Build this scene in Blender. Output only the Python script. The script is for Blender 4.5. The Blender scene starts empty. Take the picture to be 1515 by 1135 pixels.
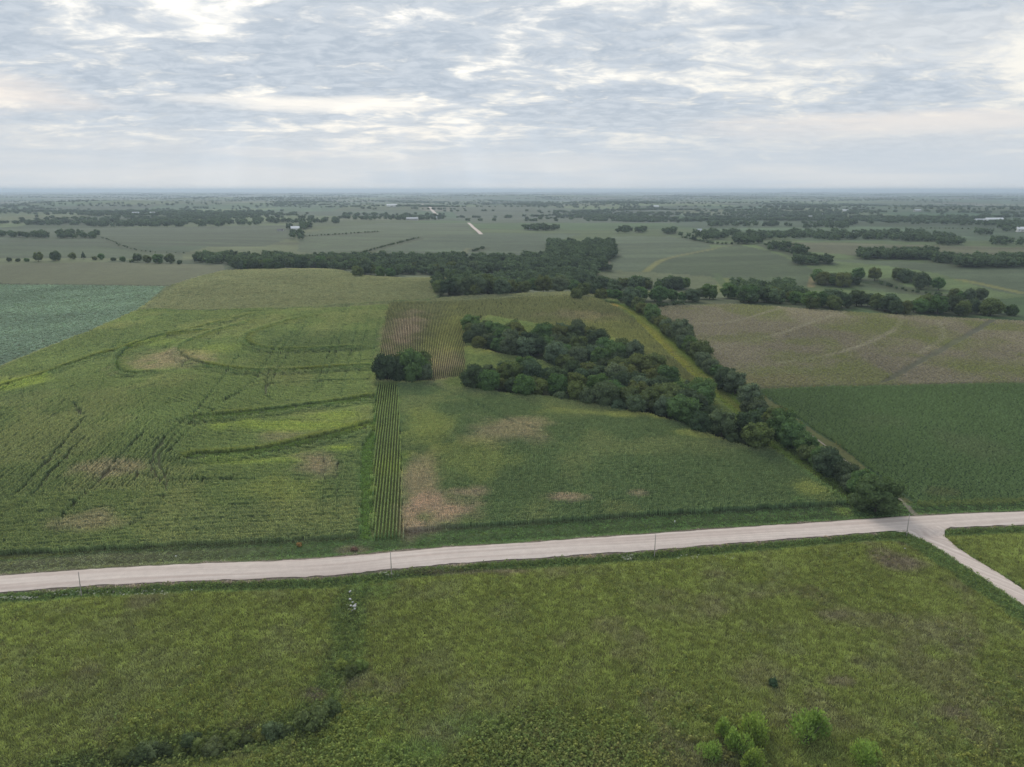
import bpy, math, random
import numpy as np
random.seed(7)
rng = np.random.default_rng(11)
sc = bpy.context.scene
COL = sc.collection

# ------------------------------------------------------------------ camera
CAM_H = 120.0
PITCH = math.radians(15.26)
F_PX, CX, CY = 1050.0, 757.5, 567.5          # focal length and centre in photograph pixels (1515 x 1135)
cd = bpy.data.cameras.new('camera'); cam = bpy.data.objects.new('camera', cd); COL.objects.link(cam)
cd.sensor_fit = 'HORIZONTAL'; cd.sensor_width = 36.0; cd.lens = 36.0 * F_PX / 1515.0
cd.clip_start = 1.0; cd.clip_end = 120000.0
cam.location = (0, 0, CAM_H); cam.rotation_euler = (math.radians(90) - PITCH, 0, 0)
sc.camera = cam

# ------------------------------------------------------------------ sky, sun, exposure
SUN_AZ, SUN_EL = math.radians(-14.0), math.radians(34.0)     # azimuth from +Y towards +X
SUN_DIR = (math.sin(SUN_AZ) * math.cos(SUN_EL), math.cos(SUN_AZ) * math.cos(SUN_EL), math.sin(SUN_EL))
world = bpy.data.worlds.new('World'); sc.world = world; world.use_nodes = True


def build_sky():
    nt = world.node_tree; nt.nodes.clear(); N, L = nt.nodes, nt.links
    def nd(t, **k):
        n = N.new(t)
        for a, b in k.items(): setattr(n, a, b)
        return n
    def put(s, v):
        if hasattr(v, 'is_output'): L.new(v, s)
        else: s.default_value = v
    def M(op, a, b=0.0, c=None):
        n = nd('ShaderNodeMath', operation=op); put(n.inputs[0], a); put(n.inputs[1], b)
        if c is not None: put(n.inputs[2], c)
        return n.outputs[0]
    def V(op, a, b=(0, 0, 0)):
        n = nd('ShaderNodeVectorMath', operation=op); put(n.inputs[0], a); put(n.inputs[1], b)
        return n.outputs['Value'] if op in ('DOT_PRODUCT', 'LENGTH') else n.outputs['Vector']
    def step(x, a, b, lo=0.0, hi=1.0):
        n = nd('ShaderNodeMapRange', interpolation_type='SMOOTHSTEP'); put(n.inputs['Value'], x)
        n.inputs['From Min'].default_value = a; n.inputs['From Max'].default_value = b
        n.inputs['To Min'].default_value = lo; n.inputs['To Max'].default_value = hi
        return n.outputs[0]
    def noise(vec, scale, detail=5, rough=.55, dist=0.0):
        n = nd('ShaderNodeTexNoise', noise_dimensions='3D'); put(n.inputs['Vector'], vec)
        n.inputs['Scale'].default_value = scale; n.inputs['Detail'].default_value = detail
        n.inputs['Roughness'].default_value = rough; n.inputs['Distortion'].default_value = dist
        return n.outputs['Fac']
    def mix(f, a, b):
        n = nd('ShaderNodeMix', data_type='RGBA'); put(n.inputs[0], f); put(n.inputs[6], a); put(n.inputs[7], b)
        return n.outputs[2]
    sky = nd('ShaderNodeTexSky', sky_type='NISHITA', sun_disc=False)
    sky.sun_elevation = SUN_EL; sky.sun_rotation = SUN_AZ; sky.air_density = 1.5; sky.dust_density = 3.0; sky.altitude = 400
    d = nd('ShaderNodeTexCoord').outputs['Generated']
    sp = nd('ShaderNodeSeparateXYZ'); L.new(d, sp.inputs[0]); x, y, z = sp.outputs
    zc = M('MAXIMUM', z, 0.0)
    den = M('ADD', zc, 0.16)
    cp = nd('ShaderNodeCombineXYZ'); L.new(M('DIVIDE', x, den), cp.inputs[0]); L.new(M('DIVIDE', y, den), cp.inputs[1])
    P = cp.outputs[0]
    st = V('MULTIPLY', P, (0.85, 1.15, 1.0))
    n_big = noise(V('ADD', P, (3.1, 7.7, 0)), 0.8, 3)
    n_mid = noise(V('ADD', st, (9.4, 2.3, 4.0)), 3.6, 9, .6, .5)
    n_fine = noise(V('ADD', st, (1.4, 5.3, 9.0)), 11.0, 7, .6, .5)
    dens = M('ADD', M('MULTIPLY', n_mid, .52), M('ADD', M('MULTIPLY', n_fine, .26), M('MULTIPLY', n_big, .50)))
    sd = V('DOT_PRODUCT', d, SUN_DIR)
    glow = M('POWER', M('MAXIMUM', sd, 0.0), 9.0)
    gap = step(M('SUBTRACT', dens, M('MULTIPLY', glow, .035)), .655, .475)
    # cloud undersides between blue-grey and light grey, thin parts creamy white and brighter towards the veiled sun
    base = mix(step(n_fine, .35, .68), (3.75, 4.3, 4.95, 1), (4.95, 5.4, 5.9, 1))
    thin_b = M('ADD', 7.6, M('MULTIPLY', glow, 3.2))
    thin = nd('ShaderNodeCombineXYZ'); L.new(thin_b, thin.inputs[0]); L.new(M('MULTIPLY', thin_b, .965), thin.inputs[1]); L.new(M('MULTIPLY', thin_b, .90), thin.inputs[2])
    cl = mix(gap, base, thin.outputs[0])
    skyv = V('SCALE', sky.outputs[0]); skyv.node.inputs['Scale'].default_value = 1.0
    cl = mix(M('MULTIPLY', gap, .12), cl, skyv)
    # low peach bands where the cloud sheet thins far away
    az = M('DIVIDE', x, M('MAXIMUM', y, .05))
    n_band = noise(V('MULTIPLY', d, (3.0, 3.0, 26.0)), 2.2, 6, .6)
    def lobe(a0, aw, z0, zw):
        da = M('DIVIDE', M('SUBTRACT', az, a0), aw); dz = M('DIVIDE', M('SUBTRACT', z, z0), zw)
        e = M('ADD', M('MULTIPLY', da, da), M('MULTIPLY', dz, dz))
        return step(M('ADD', e, M('MULTIPLY', M('SUBTRACT', n_band, .5), 3.2)), 1.5, -.25)
    cl = mix(M('MULTIPLY', M('MAXIMUM', lobe(-.72, .17, .100, .022), M('MAXIMUM', lobe(.50, .30, .075, .014), lobe(-.33, .10, .046, .006))), .72), cl, (7.6, 6.85, 6.2, 1))
    cl = mix(M('MULTIPLY', lobe(-.26, .19, .106, .010), .85), cl, (8.8, 8.3, 7.5, 1))
    cl = mix(M('MULTIPLY', lobe(.55, .28, .165, .035), .28), cl, (7.2, 7.1, 6.8, 1))
    # far cloud sheet fades into haze towards the horizon
    hz = step(z, .125, .015)
    n_h = noise(V('MULTIPLY', d, (2.2, 2.2, 30.0)), 1.3, 4, .5)
    hazecol = mix(step(n_h, .35, .65), (4.75, 5.2, 5.65, 1), (5.6, 5.75, 5.85, 1))
    cl = mix(M('MULTIPLY', hz, .93), cl, hazecol)
    # crepuscular shafts fanning out below the veiled sun
    s = np.array(SUN_DIR); u = np.cross(s, (0, 0, 1.0)); u /= np.linalg.norm(u); v = np.cross(u, s)
    a = M('DIVIDE', V('DOT_PRODUCT', d, tuple(u)), M('MINIMUM', V('DOT_PRODUCT', d, tuple(v)), -0.02))
    ca = nd('ShaderNodeCombineXYZ'); L.new(a, ca.inputs[0])
    ray = step(noise(ca.outputs[0], 6.5, 2, .5), .38, .70)
    msk = M('MULTIPLY', step(z, .125, .06), step(M('ABSOLUTE', M('SUBTRACT', a, -.10)), .95, .15))
    ray = M('MULTIPLY', M('MULTIPLY', ray, msk), .07)
    sc_ = V('SCALE', cl); L.new(M('ADD', .985, ray), sc_.node.inputs['Scale'])
    bg = nd('ShaderNodeBackground'); L.new(sc_, bg.inputs['Color']); bg.inputs['Strength'].default_value = 0.095
    out = nd('ShaderNodeOutputWorld'); L.new(bg.outputs[0], out.inputs['Surface'])


build_sky()
sl = bpy.data.lights.new('sun', 'SUN'); sl.energy = 1.4; sl.angle = math.radians(28); sl.color = (1.0, .93, .82)
sun = bpy.data.objects.new('sun', sl); COL.objects.link(sun)
from mathutils import Vector
sun.rotation_euler = Vector(SUN_DIR).to_track_quat('Z', 'Y').to_euler()
vs = sc.view_settings; vs.view_transform = 'Standard'; vs.look = 'None'; vs.gamma = 1.0; vs.exposure = 0.48; vs.use_curve_mapping = False
sc.cycles.use_denoising = True
sc.cycles.max_bounces = 6; sc.cycles.diffuse_bounces = 4; sc.cycles.transmission_bounces = 4; sc.cycles.volume_bounces = 0
sc.cycles.transparent_max_bounces = 4; sc.cycles.caustics_reflective = False; sc.cycles.caustics_refractive = False

# ------------------------------------------------------------------ maths helpers
CP, SP = math.cos(PITCH), math.sin(PITCH)


def sstep(a, b, x):
    t = np.clip((x - a) / (b - a), 0, 1); return t * t * (3 - 2 * t)


def vnoise(x, y, seed=0):
    xi = np.floor(x).astype(np.int64); yi = np.floor(y).astype(np.int64); fx = x - xi; fy = y - yi
    fx = fx * fx * fx * (fx * (fx * 6 - 15) + 10); fy = fy * fy * fy * (fy * (fy * 6 - 15) + 10)
    def h(i, j):
        n = (i * 374761393 + j * 668265263 + seed * 974634731) & 0xffffffff
        n = ((n ^ (n >> 13)) * 1274126177) & 0xffffffff
        return ((n ^ (n >> 16)) & 0xffff) / 65535.0
    a = h(xi, yi); b = h(xi + 1, yi); c = h(xi, yi + 1); d = h(xi + 1, yi + 1)
    return (a + (b - a) * fx) * (1 - fy) + (c + (d - c) * fx) * fy


def fbm(x, y, scale, octaves=4, seed=0, rough=.5):
    v = 0; amp = 1; tot = 0; fq = 1.0 / scale
    for k in range(octaves):
        v = v + amp * vnoise(x * fq + 17.3 * k, y * fq - 9.1 * k, seed + k); tot += amp; amp *= rough; fq *= 2.03
    return v / tot


def ray_of(px, py):
    dx = (np.asarray(px, float) - CX) / F_PX; dy = (CY - np.asarray(py, float)) / F_PX
    return dx, CP + dy * SP, -SP + dy * CP


def flat(px, py, z=0.0):
    X, Y, Z = ray_of(px, py); t = (CAM_H - z) / np.maximum(-Z, 1e-4); return X * t, Y * t


def project(x, y, z):
    zz = z - CAM_H; f = y * CP - zz * SP; u = y * SP + zz * CP
    return CX + F_PX * x / f, CY - F_PX * u / f


# ------------------------------------------------------------------ terrain heights: survey points on the hills
SURVEY_PX = [  # pixel x, pixel y, height in metres
    (-60, 1135, -3), (200, 1120, -6.5), (400, 1100, -7), (757, 1135, -5), (1100, 1135, -3), (1515, 1135, -2), (1580, 1000, -1), (500, 1000, -6), (512, 930, -4.5),
    (520, 890, -3), (200, 960, -2), (0, 980, -1.5), (900, 950, -2.5), (700, 1040, -4), (1300, 900, -1), (300, 890, -1), (800, 860, -1), (700, 900, -1.5),
    (0, 865, 0), (280, 848, 0), (578, 830, 0), (800, 815, 0), (968, 802, 0), (1240, 782, 0), (1400, 771, 0), (1515, 767, 0), (1515, 880, 0), (-200, 880, 0), (1750, 755, 0),
    (0, 760, 1.5), (300, 750, 2.5), (560, 700, 3), (800, 720, 4), (1100, 700, 3), (1250, 750, .5), (-200, 760, 2), (-200, 640, 5),
    (0, 640, 5), (200, 620, 8), (400, 600, 8.5), (545, 610, 7.5), (800, 640, 8.5), (1000, 650, 7), (1150, 645, 3.5), (690, 590, 9),
    (0, 545, 10), (-200, 560, 8), (150, 500, 15), (300, 480, 18), (450, 460, 20), (560, 457, 20), (450, 520, 15), (250, 550, 11), (597, 566, 10), (630, 500, 15), (760, 535, 11), (860, 545, 9.5), (960, 585, 7),
    (700, 490, 15), (760, 460, 19), (850, 442, 20.5), (900, 452, 19.5), (960, 490, 14.5), (1020, 545, 9.5), (1090, 600, 6.5), (640, 452, 20),
    (1180, 630, 3.5), (1355, 755, .3), (1515, 570, 11), (1110, 572, 8), (1300, 660, 4), (1515, 680, 3), (1700, 600, 9),
    (960, 455, 17.5), (1080, 449, 19), (1200, 457, 19), (1350, 466, 17), (1490, 472, 16), (1650, 480, 16), (1300, 510, 15), (1500, 520, 14), (1100, 520, 12),
    (0, 480, 12), (100, 455, 15), (245, 430, 20), (0, 420, 18), (-150, 430, 17), (150, 420, 20),
    (150, 392, 22), (0, 392, 22), (300, 396, 21), (-150, 392, 22), (340, 407, 22.5), (480, 402, 23), (420, 403, 23), (530, 414, 21.5), (600, 416, 21), (690, 414, 20.5), (640, 442, 20),
    (600, 375, 14), (500, 368, 16), (600, 345, 24), (500, 345, 25), (750, 350, 20), (850, 345, 20), (437, 341, 27), (760, 372, 12), (860, 378, 14),
    (960, 395, 9), (1030, 372, 18), (1090, 363, 22), (1000, 345, 20), (1140, 405, 10), (1050, 425, 7), (950, 434, 6), (1330, 440, 9), (1230, 400, 15), (1400, 395, 20), (1300, 382, 20), (1515, 400, 20), (1480, 450, 12),
    (1300, 365, 22), (1450, 360, 22), (1200, 350, 18), (1350, 340, 20), (1100, 335, 18),
    (100, 370, 20), (250, 362, 20), (60, 350, 24), (300, 345, 24), (200, 333, 22), (-100, 350, 22),
]
SURVEY_XY = [  # hidden valley floor behind the crests
    (-420, 1150, 9), (-250, 1080, 7), (-120, 1050, 5), (-40, 830, 9), (0, 960, 3), (110, 900, 2), (230, 860, 3), (340, 840, 5), (450, 800, 8), (-330, 1330, 12),
    (-900, 3000, 22), (0, 3000, 18), (900, 3000, 18), (2200, 3000, 18), (-2200, 3000, 20),
    (0, 60, -4), (-60, 60, -4), (60, 60, -4), (0, 20, -4),
]
for a_ in (-50, -30, -12, 0, 12, 30, 50):
    for r_ in (4500, 9000, 18000, 34000):
        SURVEY_XY.append((r_ * math.sin(math.radians(a_)), r_ * math.cos(math.radians(a_)), 16))
pts = []
for (px, py, z) in SURVEY_PX:
    X, Y = flat(px, py, z); pts.append((float(X), float(Y), z))
pts += SURVEY_XY
pts = np.array(pts, float)


def tcoord(x, y):
    r = np.hypot(x, y); return np.arctan2(x, y), np.log(np.maximum(r, 1.0))


def tps_fit(p, lam=0.0008):
    a, b = tcoord(p[:, 0], p[:, 1]); n = len(a)
    d2 = (a[:, None] - a) ** 2 + (b[:, None] - b) ** 2
    K = np.where(d2 > 0, .5 * d2 * np.log(np.maximum(d2, 1e-12)), 0) + lam * np.eye(n)
    Pm = np.c_[np.ones(n), a, b]
    A = np.zeros((n + 3, n + 3)); A[:n, :n] = K; A[:n, n:] = Pm; A[n:, :n] = Pm.T
    w = np.linalg.solve(A, np.r_[p[:, 2], 0, 0, 0]); return a, b, w


TA, TB, TW = tps_fit(pts)


def tps(a, b):
    out = TW[-3] + TW[-2] * a + TW[-1] * b
    for i in range(len(TA)):
        d2 = (a - TA[i]) ** 2 + (b - TB[i]) ** 2
        out = out + TW[i] * .5 * d2 * np.log(np.maximum(d2, 1e-12))
    return out


# sheet of ground as a fan that gets coarser with distance
NT = 1000
TH = np.radians(np.linspace(-50, 50, NT))
rr = [45.0]
while rr[-1] < 34000:
    r = rr[-1]; rr.append(r + max(.5, min(.8 * r * r / (CAM_H * 710), .0125 * r)))
RR = np.array(rr); NR = len(RR); LR = np.log(RR)
TG, RG = np.meshgrid(TH, RR)              # rows = radius
GX, GY = RG * np.sin(TG), RG * np.cos(TG)
# the spline is smooth: fit it on a coarse fan and interpolate
ct = np.linspace(TH[0], TH[-1], 161); cl_ = np.linspace(LR[0], LR[-1], 420)
CT, CL = np.meshgrid(ct, cl_); CZ = tps(CT, CL)


def bilerp(Z, fi, fj):
    i = np.clip(np.floor(fi).astype(int), 0, Z.shape[0] - 2); j = np.clip(np.floor(fj).astype(int), 0, Z.shape[1] - 2)
    u = np.clip(fi - i, 0, 1); v = np.clip(fj - j, 0, 1)
    return (Z[i, j] * (1 - v) + Z[i, j + 1] * v) * (1 - u) + (Z[i + 1, j] * (1 - v) + Z[i + 1, j + 1] * v) * u


def base_h(x, y):
    a, b = tcoord(x, y)
    z = bilerp(CZ, (b - cl_[0]) / (cl_[1] - cl_[0]), (a - ct[0]) / (ct[1] - ct[0]))
    r = np.hypot(x, y)
    w = sstep(1700, 4200, r)
    far = (fbm(x, y, 2600, 4, 3) - .5) * 80 + (fbm(x, y, 900, 3, 9) - .5) * 16
    mid = (fbm(x, y, 420, 3, 21) - .5) * 7 * sstep(1050, 1500, r)
    near = (fbm(x, y, 60, 3, 5) - .5) * 1.0 * sstep(60, 120, r)
    return z + far * w + mid + near


ZB = base_h(GX, GY)


def grid_idx(x, y):
    r = np.hypot(x, y); fi = np.interp(r, RR, np.arange(NR)); fj = (np.arctan2(x, y) - TH[0]) / (TH[1] - TH[0]); return fi, fj


Z_USE = ZB


def hz(x, y):
    fi, fj = grid_idx(np.asarray(x, float), np.asarray(y, float)); return bilerp(Z_USE, fi, fj)


def hit(px, py):
    """where the sight line through a photograph pixel first meets the ground"""
    px = np.atleast_1d(np.asarray(px, float)); py = np.atleast_1d(np.asarray(py, float))
    X, Y, Z = ray_of(px, py); hl = np.hypot(X, Y); X, Y, Z = X / hl, Y / hl, Z / hl
    t = RR[None, :]
    gz = hz(X[:, None] * t, Y[:, None] * t); rz = CAM_H + Z[:, None] * t
    below = rz <= gz
    k = np.where(below.any(1), below.argmax(1), NR - 1); k = np.maximum(k, 1); n = np.arange(len(px))
    d0 = rz[n, k - 1] - gz[n, k - 1]; d1 = rz[n, k] - gz[n, k]
    f = np.clip(d0 / np.maximum(d0 - d1, 1e-6), 0, 1); T = RR[k - 1] + (RR[k] - RR[k - 1]) * f
    return np.c_[X * T, Y * T]


def W(*pp):
    a = np.array(pp, float); return hit(a[:, 0], a[:, 1])


def smooth(P, n=6):
    """Catmull-Rom through the points"""
    P = np.asarray(P, float)
    if len(P) < 3: return P
    Q = np.vstack([2 * P[0] - P[1], P, 2 * P[-1] - P[-2]]); out = []
    for i in range(1, len(Q) - 2):
        for t in np.linspace(0, 1, n, endpoint=False):
            a, b, c, d = Q[i - 1], Q[i], Q[i + 1], Q[i + 2]
            out.append(.5 * ((2 * b) + (c - a) * t + (2 * a - 5 * b + 4 * c - d) * t * t + (3 * b - a - 3 * c + d) * t ** 3))
    out.append(P[-1]); return np.array(out)


def inside(poly, x, y):
    res = np.zeros(x.shape, bool); lo = poly.min(0); hi = poly.max(0)
    m = (x >= lo[0]) & (x <= hi[0]) & (y >= lo[1]) & (y <= hi[1])
    if not m.any(): return res
    xs, ys = x[m], y[m]; c = np.zeros(xs.shape, bool); n = len(poly)
    for i in range(n):
        x0, y0 = poly[i]; x1, y1 = poly[i - 1]
        if y0 == y1: continue
        c ^= ((y0 > ys) != (y1 > ys)) & (xs < (x1 - x0) * (ys - y0) / (y1 - y0) + x0)
    res[m] = c; return res


def dist_line(line, x, y, cap=40.0):
    """distance to a polyline, signed side and direction, capped"""
    D = np.full(x.shape, cap); S = np.zeros(x.shape); A = np.zeros(x.shape)
    lo = line.min(0) - cap; hi = line.max(0) + cap
    m = (x >= lo[0]) & (x <= hi[0]) & (y >= lo[1]) & (y <= hi[1])
    if not m.any(): return D, S, A
    xs, ys = x[m], y[m]; d = np.full(xs.shape, cap); s = np.zeros(xs.shape); an = np.zeros(xs.shape)
    for i in range(len(line) - 1):
        p, q = line[i], line[i + 1]; e = q - p; l2 = e @ e
        if l2 < 1e-9: continue
        t = np.clip(((xs - p[0]) * e[0] + (ys - p[1]) * e[1]) / l2, 0, 1)
        dx = xs - p[0] - t * e[0]; dy = ys - p[1] - t * e[1]; dd = np.hypot(dx, dy); k = dd < d
        d[k] = dd[k]; s[k] = np.sign(e[0] * dy - e[1] * dx)[k]; an[k] = math.atan2(e[1], e[0])
    D[m] = d; S[m] = s; A[m] = an; return D, S, A


# ------------------------------------------------------------------ the plan of the fields (pixels laid onto the ground)
ROAD = smooth(W((-260, 886), (-120, 876), (0, 865), (280, 848), (578, 830), (780, 815.5), (968, 802), (1120, 790.5), (1240, 782), (1330, 776), (1440, 770), (1515, 767.5), (1640, 761), (1760, 755)), 5)
SIDE_L = smooth(W((1325, 787), (1350, 791), (1380, 808), (1410, 828), (1440, 847), (1480, 874), (1515, 898), (1600, 956), (1700, 1030)), 5)
SIDE_R = smooth(W((1440, 774), (1405, 781), (1398, 790), (1411, 806), (1440, 826), (1480, 850), (1515, 873), (1600, 926), (1700, 995)), 5)
LANE = smooth(W((1366, 767), (1345, 751), (1318, 729), (1290, 710), (1240, 674), (1180, 629), (1142, 603)), 5)
HEDGE = smooth(W((930, 452), (985, 490), (1045, 545), (1100, 600), (1160, 655), (1230, 705), (1290, 745)), 5)
TAN_STRIP = smooth(W((905, 450), (935, 462), (975, 497), (1020, 540), (1075, 590), (1130, 640)), 5)
GULLY = smooth(W((536, 850), (522, 885), (517, 925), (512, 965), (490, 1010), (470, 1050), (400, 1085), (300, 1105), (200, 1120), (60, 1150)), 5)

CORN_HILL = W((-320, 845), (0, 822), (250, 812), (430, 805), (528, 797), (640, 795), (800, 787), (1000, 775), (1140, 767), (1225, 760), (1262, 748), (1235, 727), (1130, 663), (1060, 590), (1010, 540),
              (960, 492), (935, 470), (905, 451), (860, 440), (760, 444), (660, 449), (640, 446), (700, 416), (620, 418), (530, 417), (480, 404), (420, 405), (335, 410), (255, 425), (240, 437), (205, 462), (130, 495), (60, 522), (0, 547), (-260, 660))
UPPER_CORN = W((240, 437), (255, 425), (335, 410), (420, 405), (480, 404), (530, 417), (620, 418), (700, 416), (640, 446), (660, 449), (760, 444), (860, 440), (905, 451), (800, 452), (620, 450), (480, 459), (300, 463), (205, 462))
STRAIGHT_ROWS = W((551, 800), (553, 700), (556, 570), (590, 570), (596, 690), (600, 797))
GRASS_LANE = W((531, 797), (531, 690), (533, 664), (548, 640), (552, 600), (556, 570), (553, 700), (550, 799))
RIGHT_CORN = W((600, 797), (596, 690), (590, 572), (640, 570), (690, 578), (760, 592), (900, 606), (1000, 630), (1130, 665), (1235, 727), (1262, 748), (1225, 760), (1000, 775), (800, 787))
BACK_CORN = W((575, 450), (660, 449), (760, 444), (860, 440), (905, 451), (960, 492), (1060, 590), (1000, 560), (900, 500), (720, 470), (690, 500), (690, 560), (640, 568), (560, 566), (560, 520))
GROVE = [W((688, 502), (695, 492), (735, 492), (790, 500), (850, 500), (905, 520), (960, 545), (1020, 580), (1052, 615), (1010, 632), (940, 612), (900, 585), (850, 555), (800, 537), (740, 527), (700, 518)),
         W((690, 566), (700, 556), (760, 556), (830, 560), (900, 575), (960, 592), (1020, 612), (1060, 630), (1110, 645), (1135, 662), (1110, 668), (1050, 648), (980, 622), (900, 606), (820, 592), (740, 585), (700, 578))]
SOY_RIGHT = W((1118, 577), (1200, 573), (1515, 568), (1800, 560), (1800, 745), (1515, 752), (1420, 756), (1366, 757), (1300, 707), (1230, 652), (1160, 606))
TAN_FIELD = W((952, 460), (960, 453), (1080, 450), (1200, 458), (1350, 467), (1490, 474), (1650, 482), (1800, 540), (1800, 560), (1515, 567), (1200, 572), (1110, 575), (1080, 553), (1040, 510), (990, 475))
FAR_FIELDS = [(W(*p), c_) for p, c_ in (
    ([(880, 400), (905, 350), (990, 350), (1050, 362), (1052, 370), (985, 383), (955, 402)], (.100, .135, .072)), ([(955, 402), (985, 383), (1052, 370), (1090, 362), (1140, 372), (1205, 400), (1198, 424), (1075, 414), (1040, 408)], (.082, .114, .052)),
    ([(1215, 385), (1270, 384), (1400, 390), (1600, 402), (1600, 450), (1480, 432), (1390, 405), (1300, 392)], (.094, .126, .066)), ([(1275, 408), (1320, 415), (1400, 440), (1270, 428)], (.095, .135, .06)),
    ([(1130, 357), (1515, 366), (1600, 372), (1600, 390), (1400, 380), (1270, 378), (1160, 370)], (.135, .142, .075)), ([(-100, 338), (200, 337), (430, 333), (430, 352), (390, 365), (140, 365), (-100, 360)], (.088, .118, .064)),
    ([(-100, 362), (140, 366), (270, 376), (270, 384), (-100, 384)], (.096, .130, .066)), ([(445, 348), (560, 330), (690, 330), (700, 345), (640, 352), (560, 372), (500, 380), (440, 372)], (.098, .132, .068)),
    ([(560, 372), (640, 352), (700, 345), (860, 346), (820, 360), (780, 385), (600, 385)], (.085, .120, .066)), ([(660, 305), (1000, 312), (1000, 330), (700, 330)], (.090, .118, .068)))]
SOY_LEFT = W((-260, 655), (0, 545), (60, 520), (130, 492), (205, 459), (238, 435), (250, 424), (0, 421), (-300, 424))
OLIVE_LEFT = W((-300, 420), (0, 419), (250, 422), (335, 408), (330, 392), (150, 388), (0, 391), (-300, 390))
CORNER_GRASS = W((1402, 784), (1515, 777), (1760, 764), (1760, 1030), (1515, 872), (1440, 825), (1412, 806), (1402, 793))

TERRACES = [smooth(W(*p), 5) for p in (
    [(292, 623), (335, 620), (400, 613), (480, 603), (548, 593)],
    [(288, 681), (340, 678), (390, 673), (450, 659), (500, 648), (543, 634)],
    [(462, 470), (410, 483), (370, 498), (364, 509), (385, 519), (440, 522), (530, 518)],
    [(370, 480), (310, 497), (268, 517), (268, 529), (290, 541), (350, 552), (430, 553), (545, 546)],
    [(300, 492), (225, 505), (184, 525), (174, 545), (186, 557), (230, 556)],
    [(-60, 590), (0, 577), (60, 560), (130, 535), (205, 513), (290, 490), (370, 470)],
    [(205, 461), (300, 463), (400, 461), (480, 457), (575, 450), (640, 446)],
)]
T_BANK = [1.8, 1.8, 1.3, 1.5, 1.3, 1.0, .5]
T_WIDTH = [3.6, 3.6, 1.3, 1.5, 2.0, 1.5, 1.2]
TRACKS = [smooth(W(*p), 5) for p in (
    [(312, 606), (270, 638), (243, 668), (234, 692), (247, 712), (240, 745), (205, 775), (170, 793)], [(300, 604), (262, 634), (235, 664), (225, 692), (236, 716)],
    [(128, 622), (90, 665), (45, 715), (15, 740), (-40, 770)], [(180, 690), (130, 730), (100, 760), (82, 790)], [(330, 596), (380, 575), (440, 570), (545, 566)],
    [(510, 452), (492, 510), (466, 582)], [(516, 452), (500, 515), (476, 578)], [(455, 480), (415, 545), (390, 590)], [(445, 478), (404, 545), (392, 585), (402, 594)], [(300, 480), (240, 520)], [(350, 475), (250, 560), (190, 585)],
    [(480, 680), (476, 770)], [(170, 700), (260, 715), (380, 714)], [(110, 600), (122, 618)], [(548, 460), (528, 560)],
    [(385, 560), (330, 600)], [(560, 480), (548, 560)], [(640, 575), (700, 600), (760, 630), (800, 640)],
    [(212, 645), (160, 700), (110, 755)], [(360, 520), (300, 600), (255, 640)], [(318, 610), (278, 642), (252, 672)], [(530, 480), (505, 590)], [(420, 500), (380, 560)], [(210, 470), (165, 520)], [(500, 690), (497, 775)], [(120, 655), (70, 712), (30, 760)])]

def over_crest(poly, px, k=1.07):
    """carry the field edge from the skyline of the hill down its far side"""
    q = W(*px)
    for p in q:
        i = np.argmin(((poly - p) ** 2).sum(1))
        if ((poly[i] - p) ** 2).sum() < 900: poly[i] = poly[i] * k


for pl in (CORN_HILL, UPPER_CORN): over_crest(pl, [(860, 440), (905, 451), (620, 418), (530, 417), (480, 404), (420, 405), (335, 410)])
over_crest(CORN_HILL, [(760, 444), (660, 449)], 1.04); over_crest(UPPER_CORN, [(760, 444), (660, 449)], 1.04)

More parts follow.
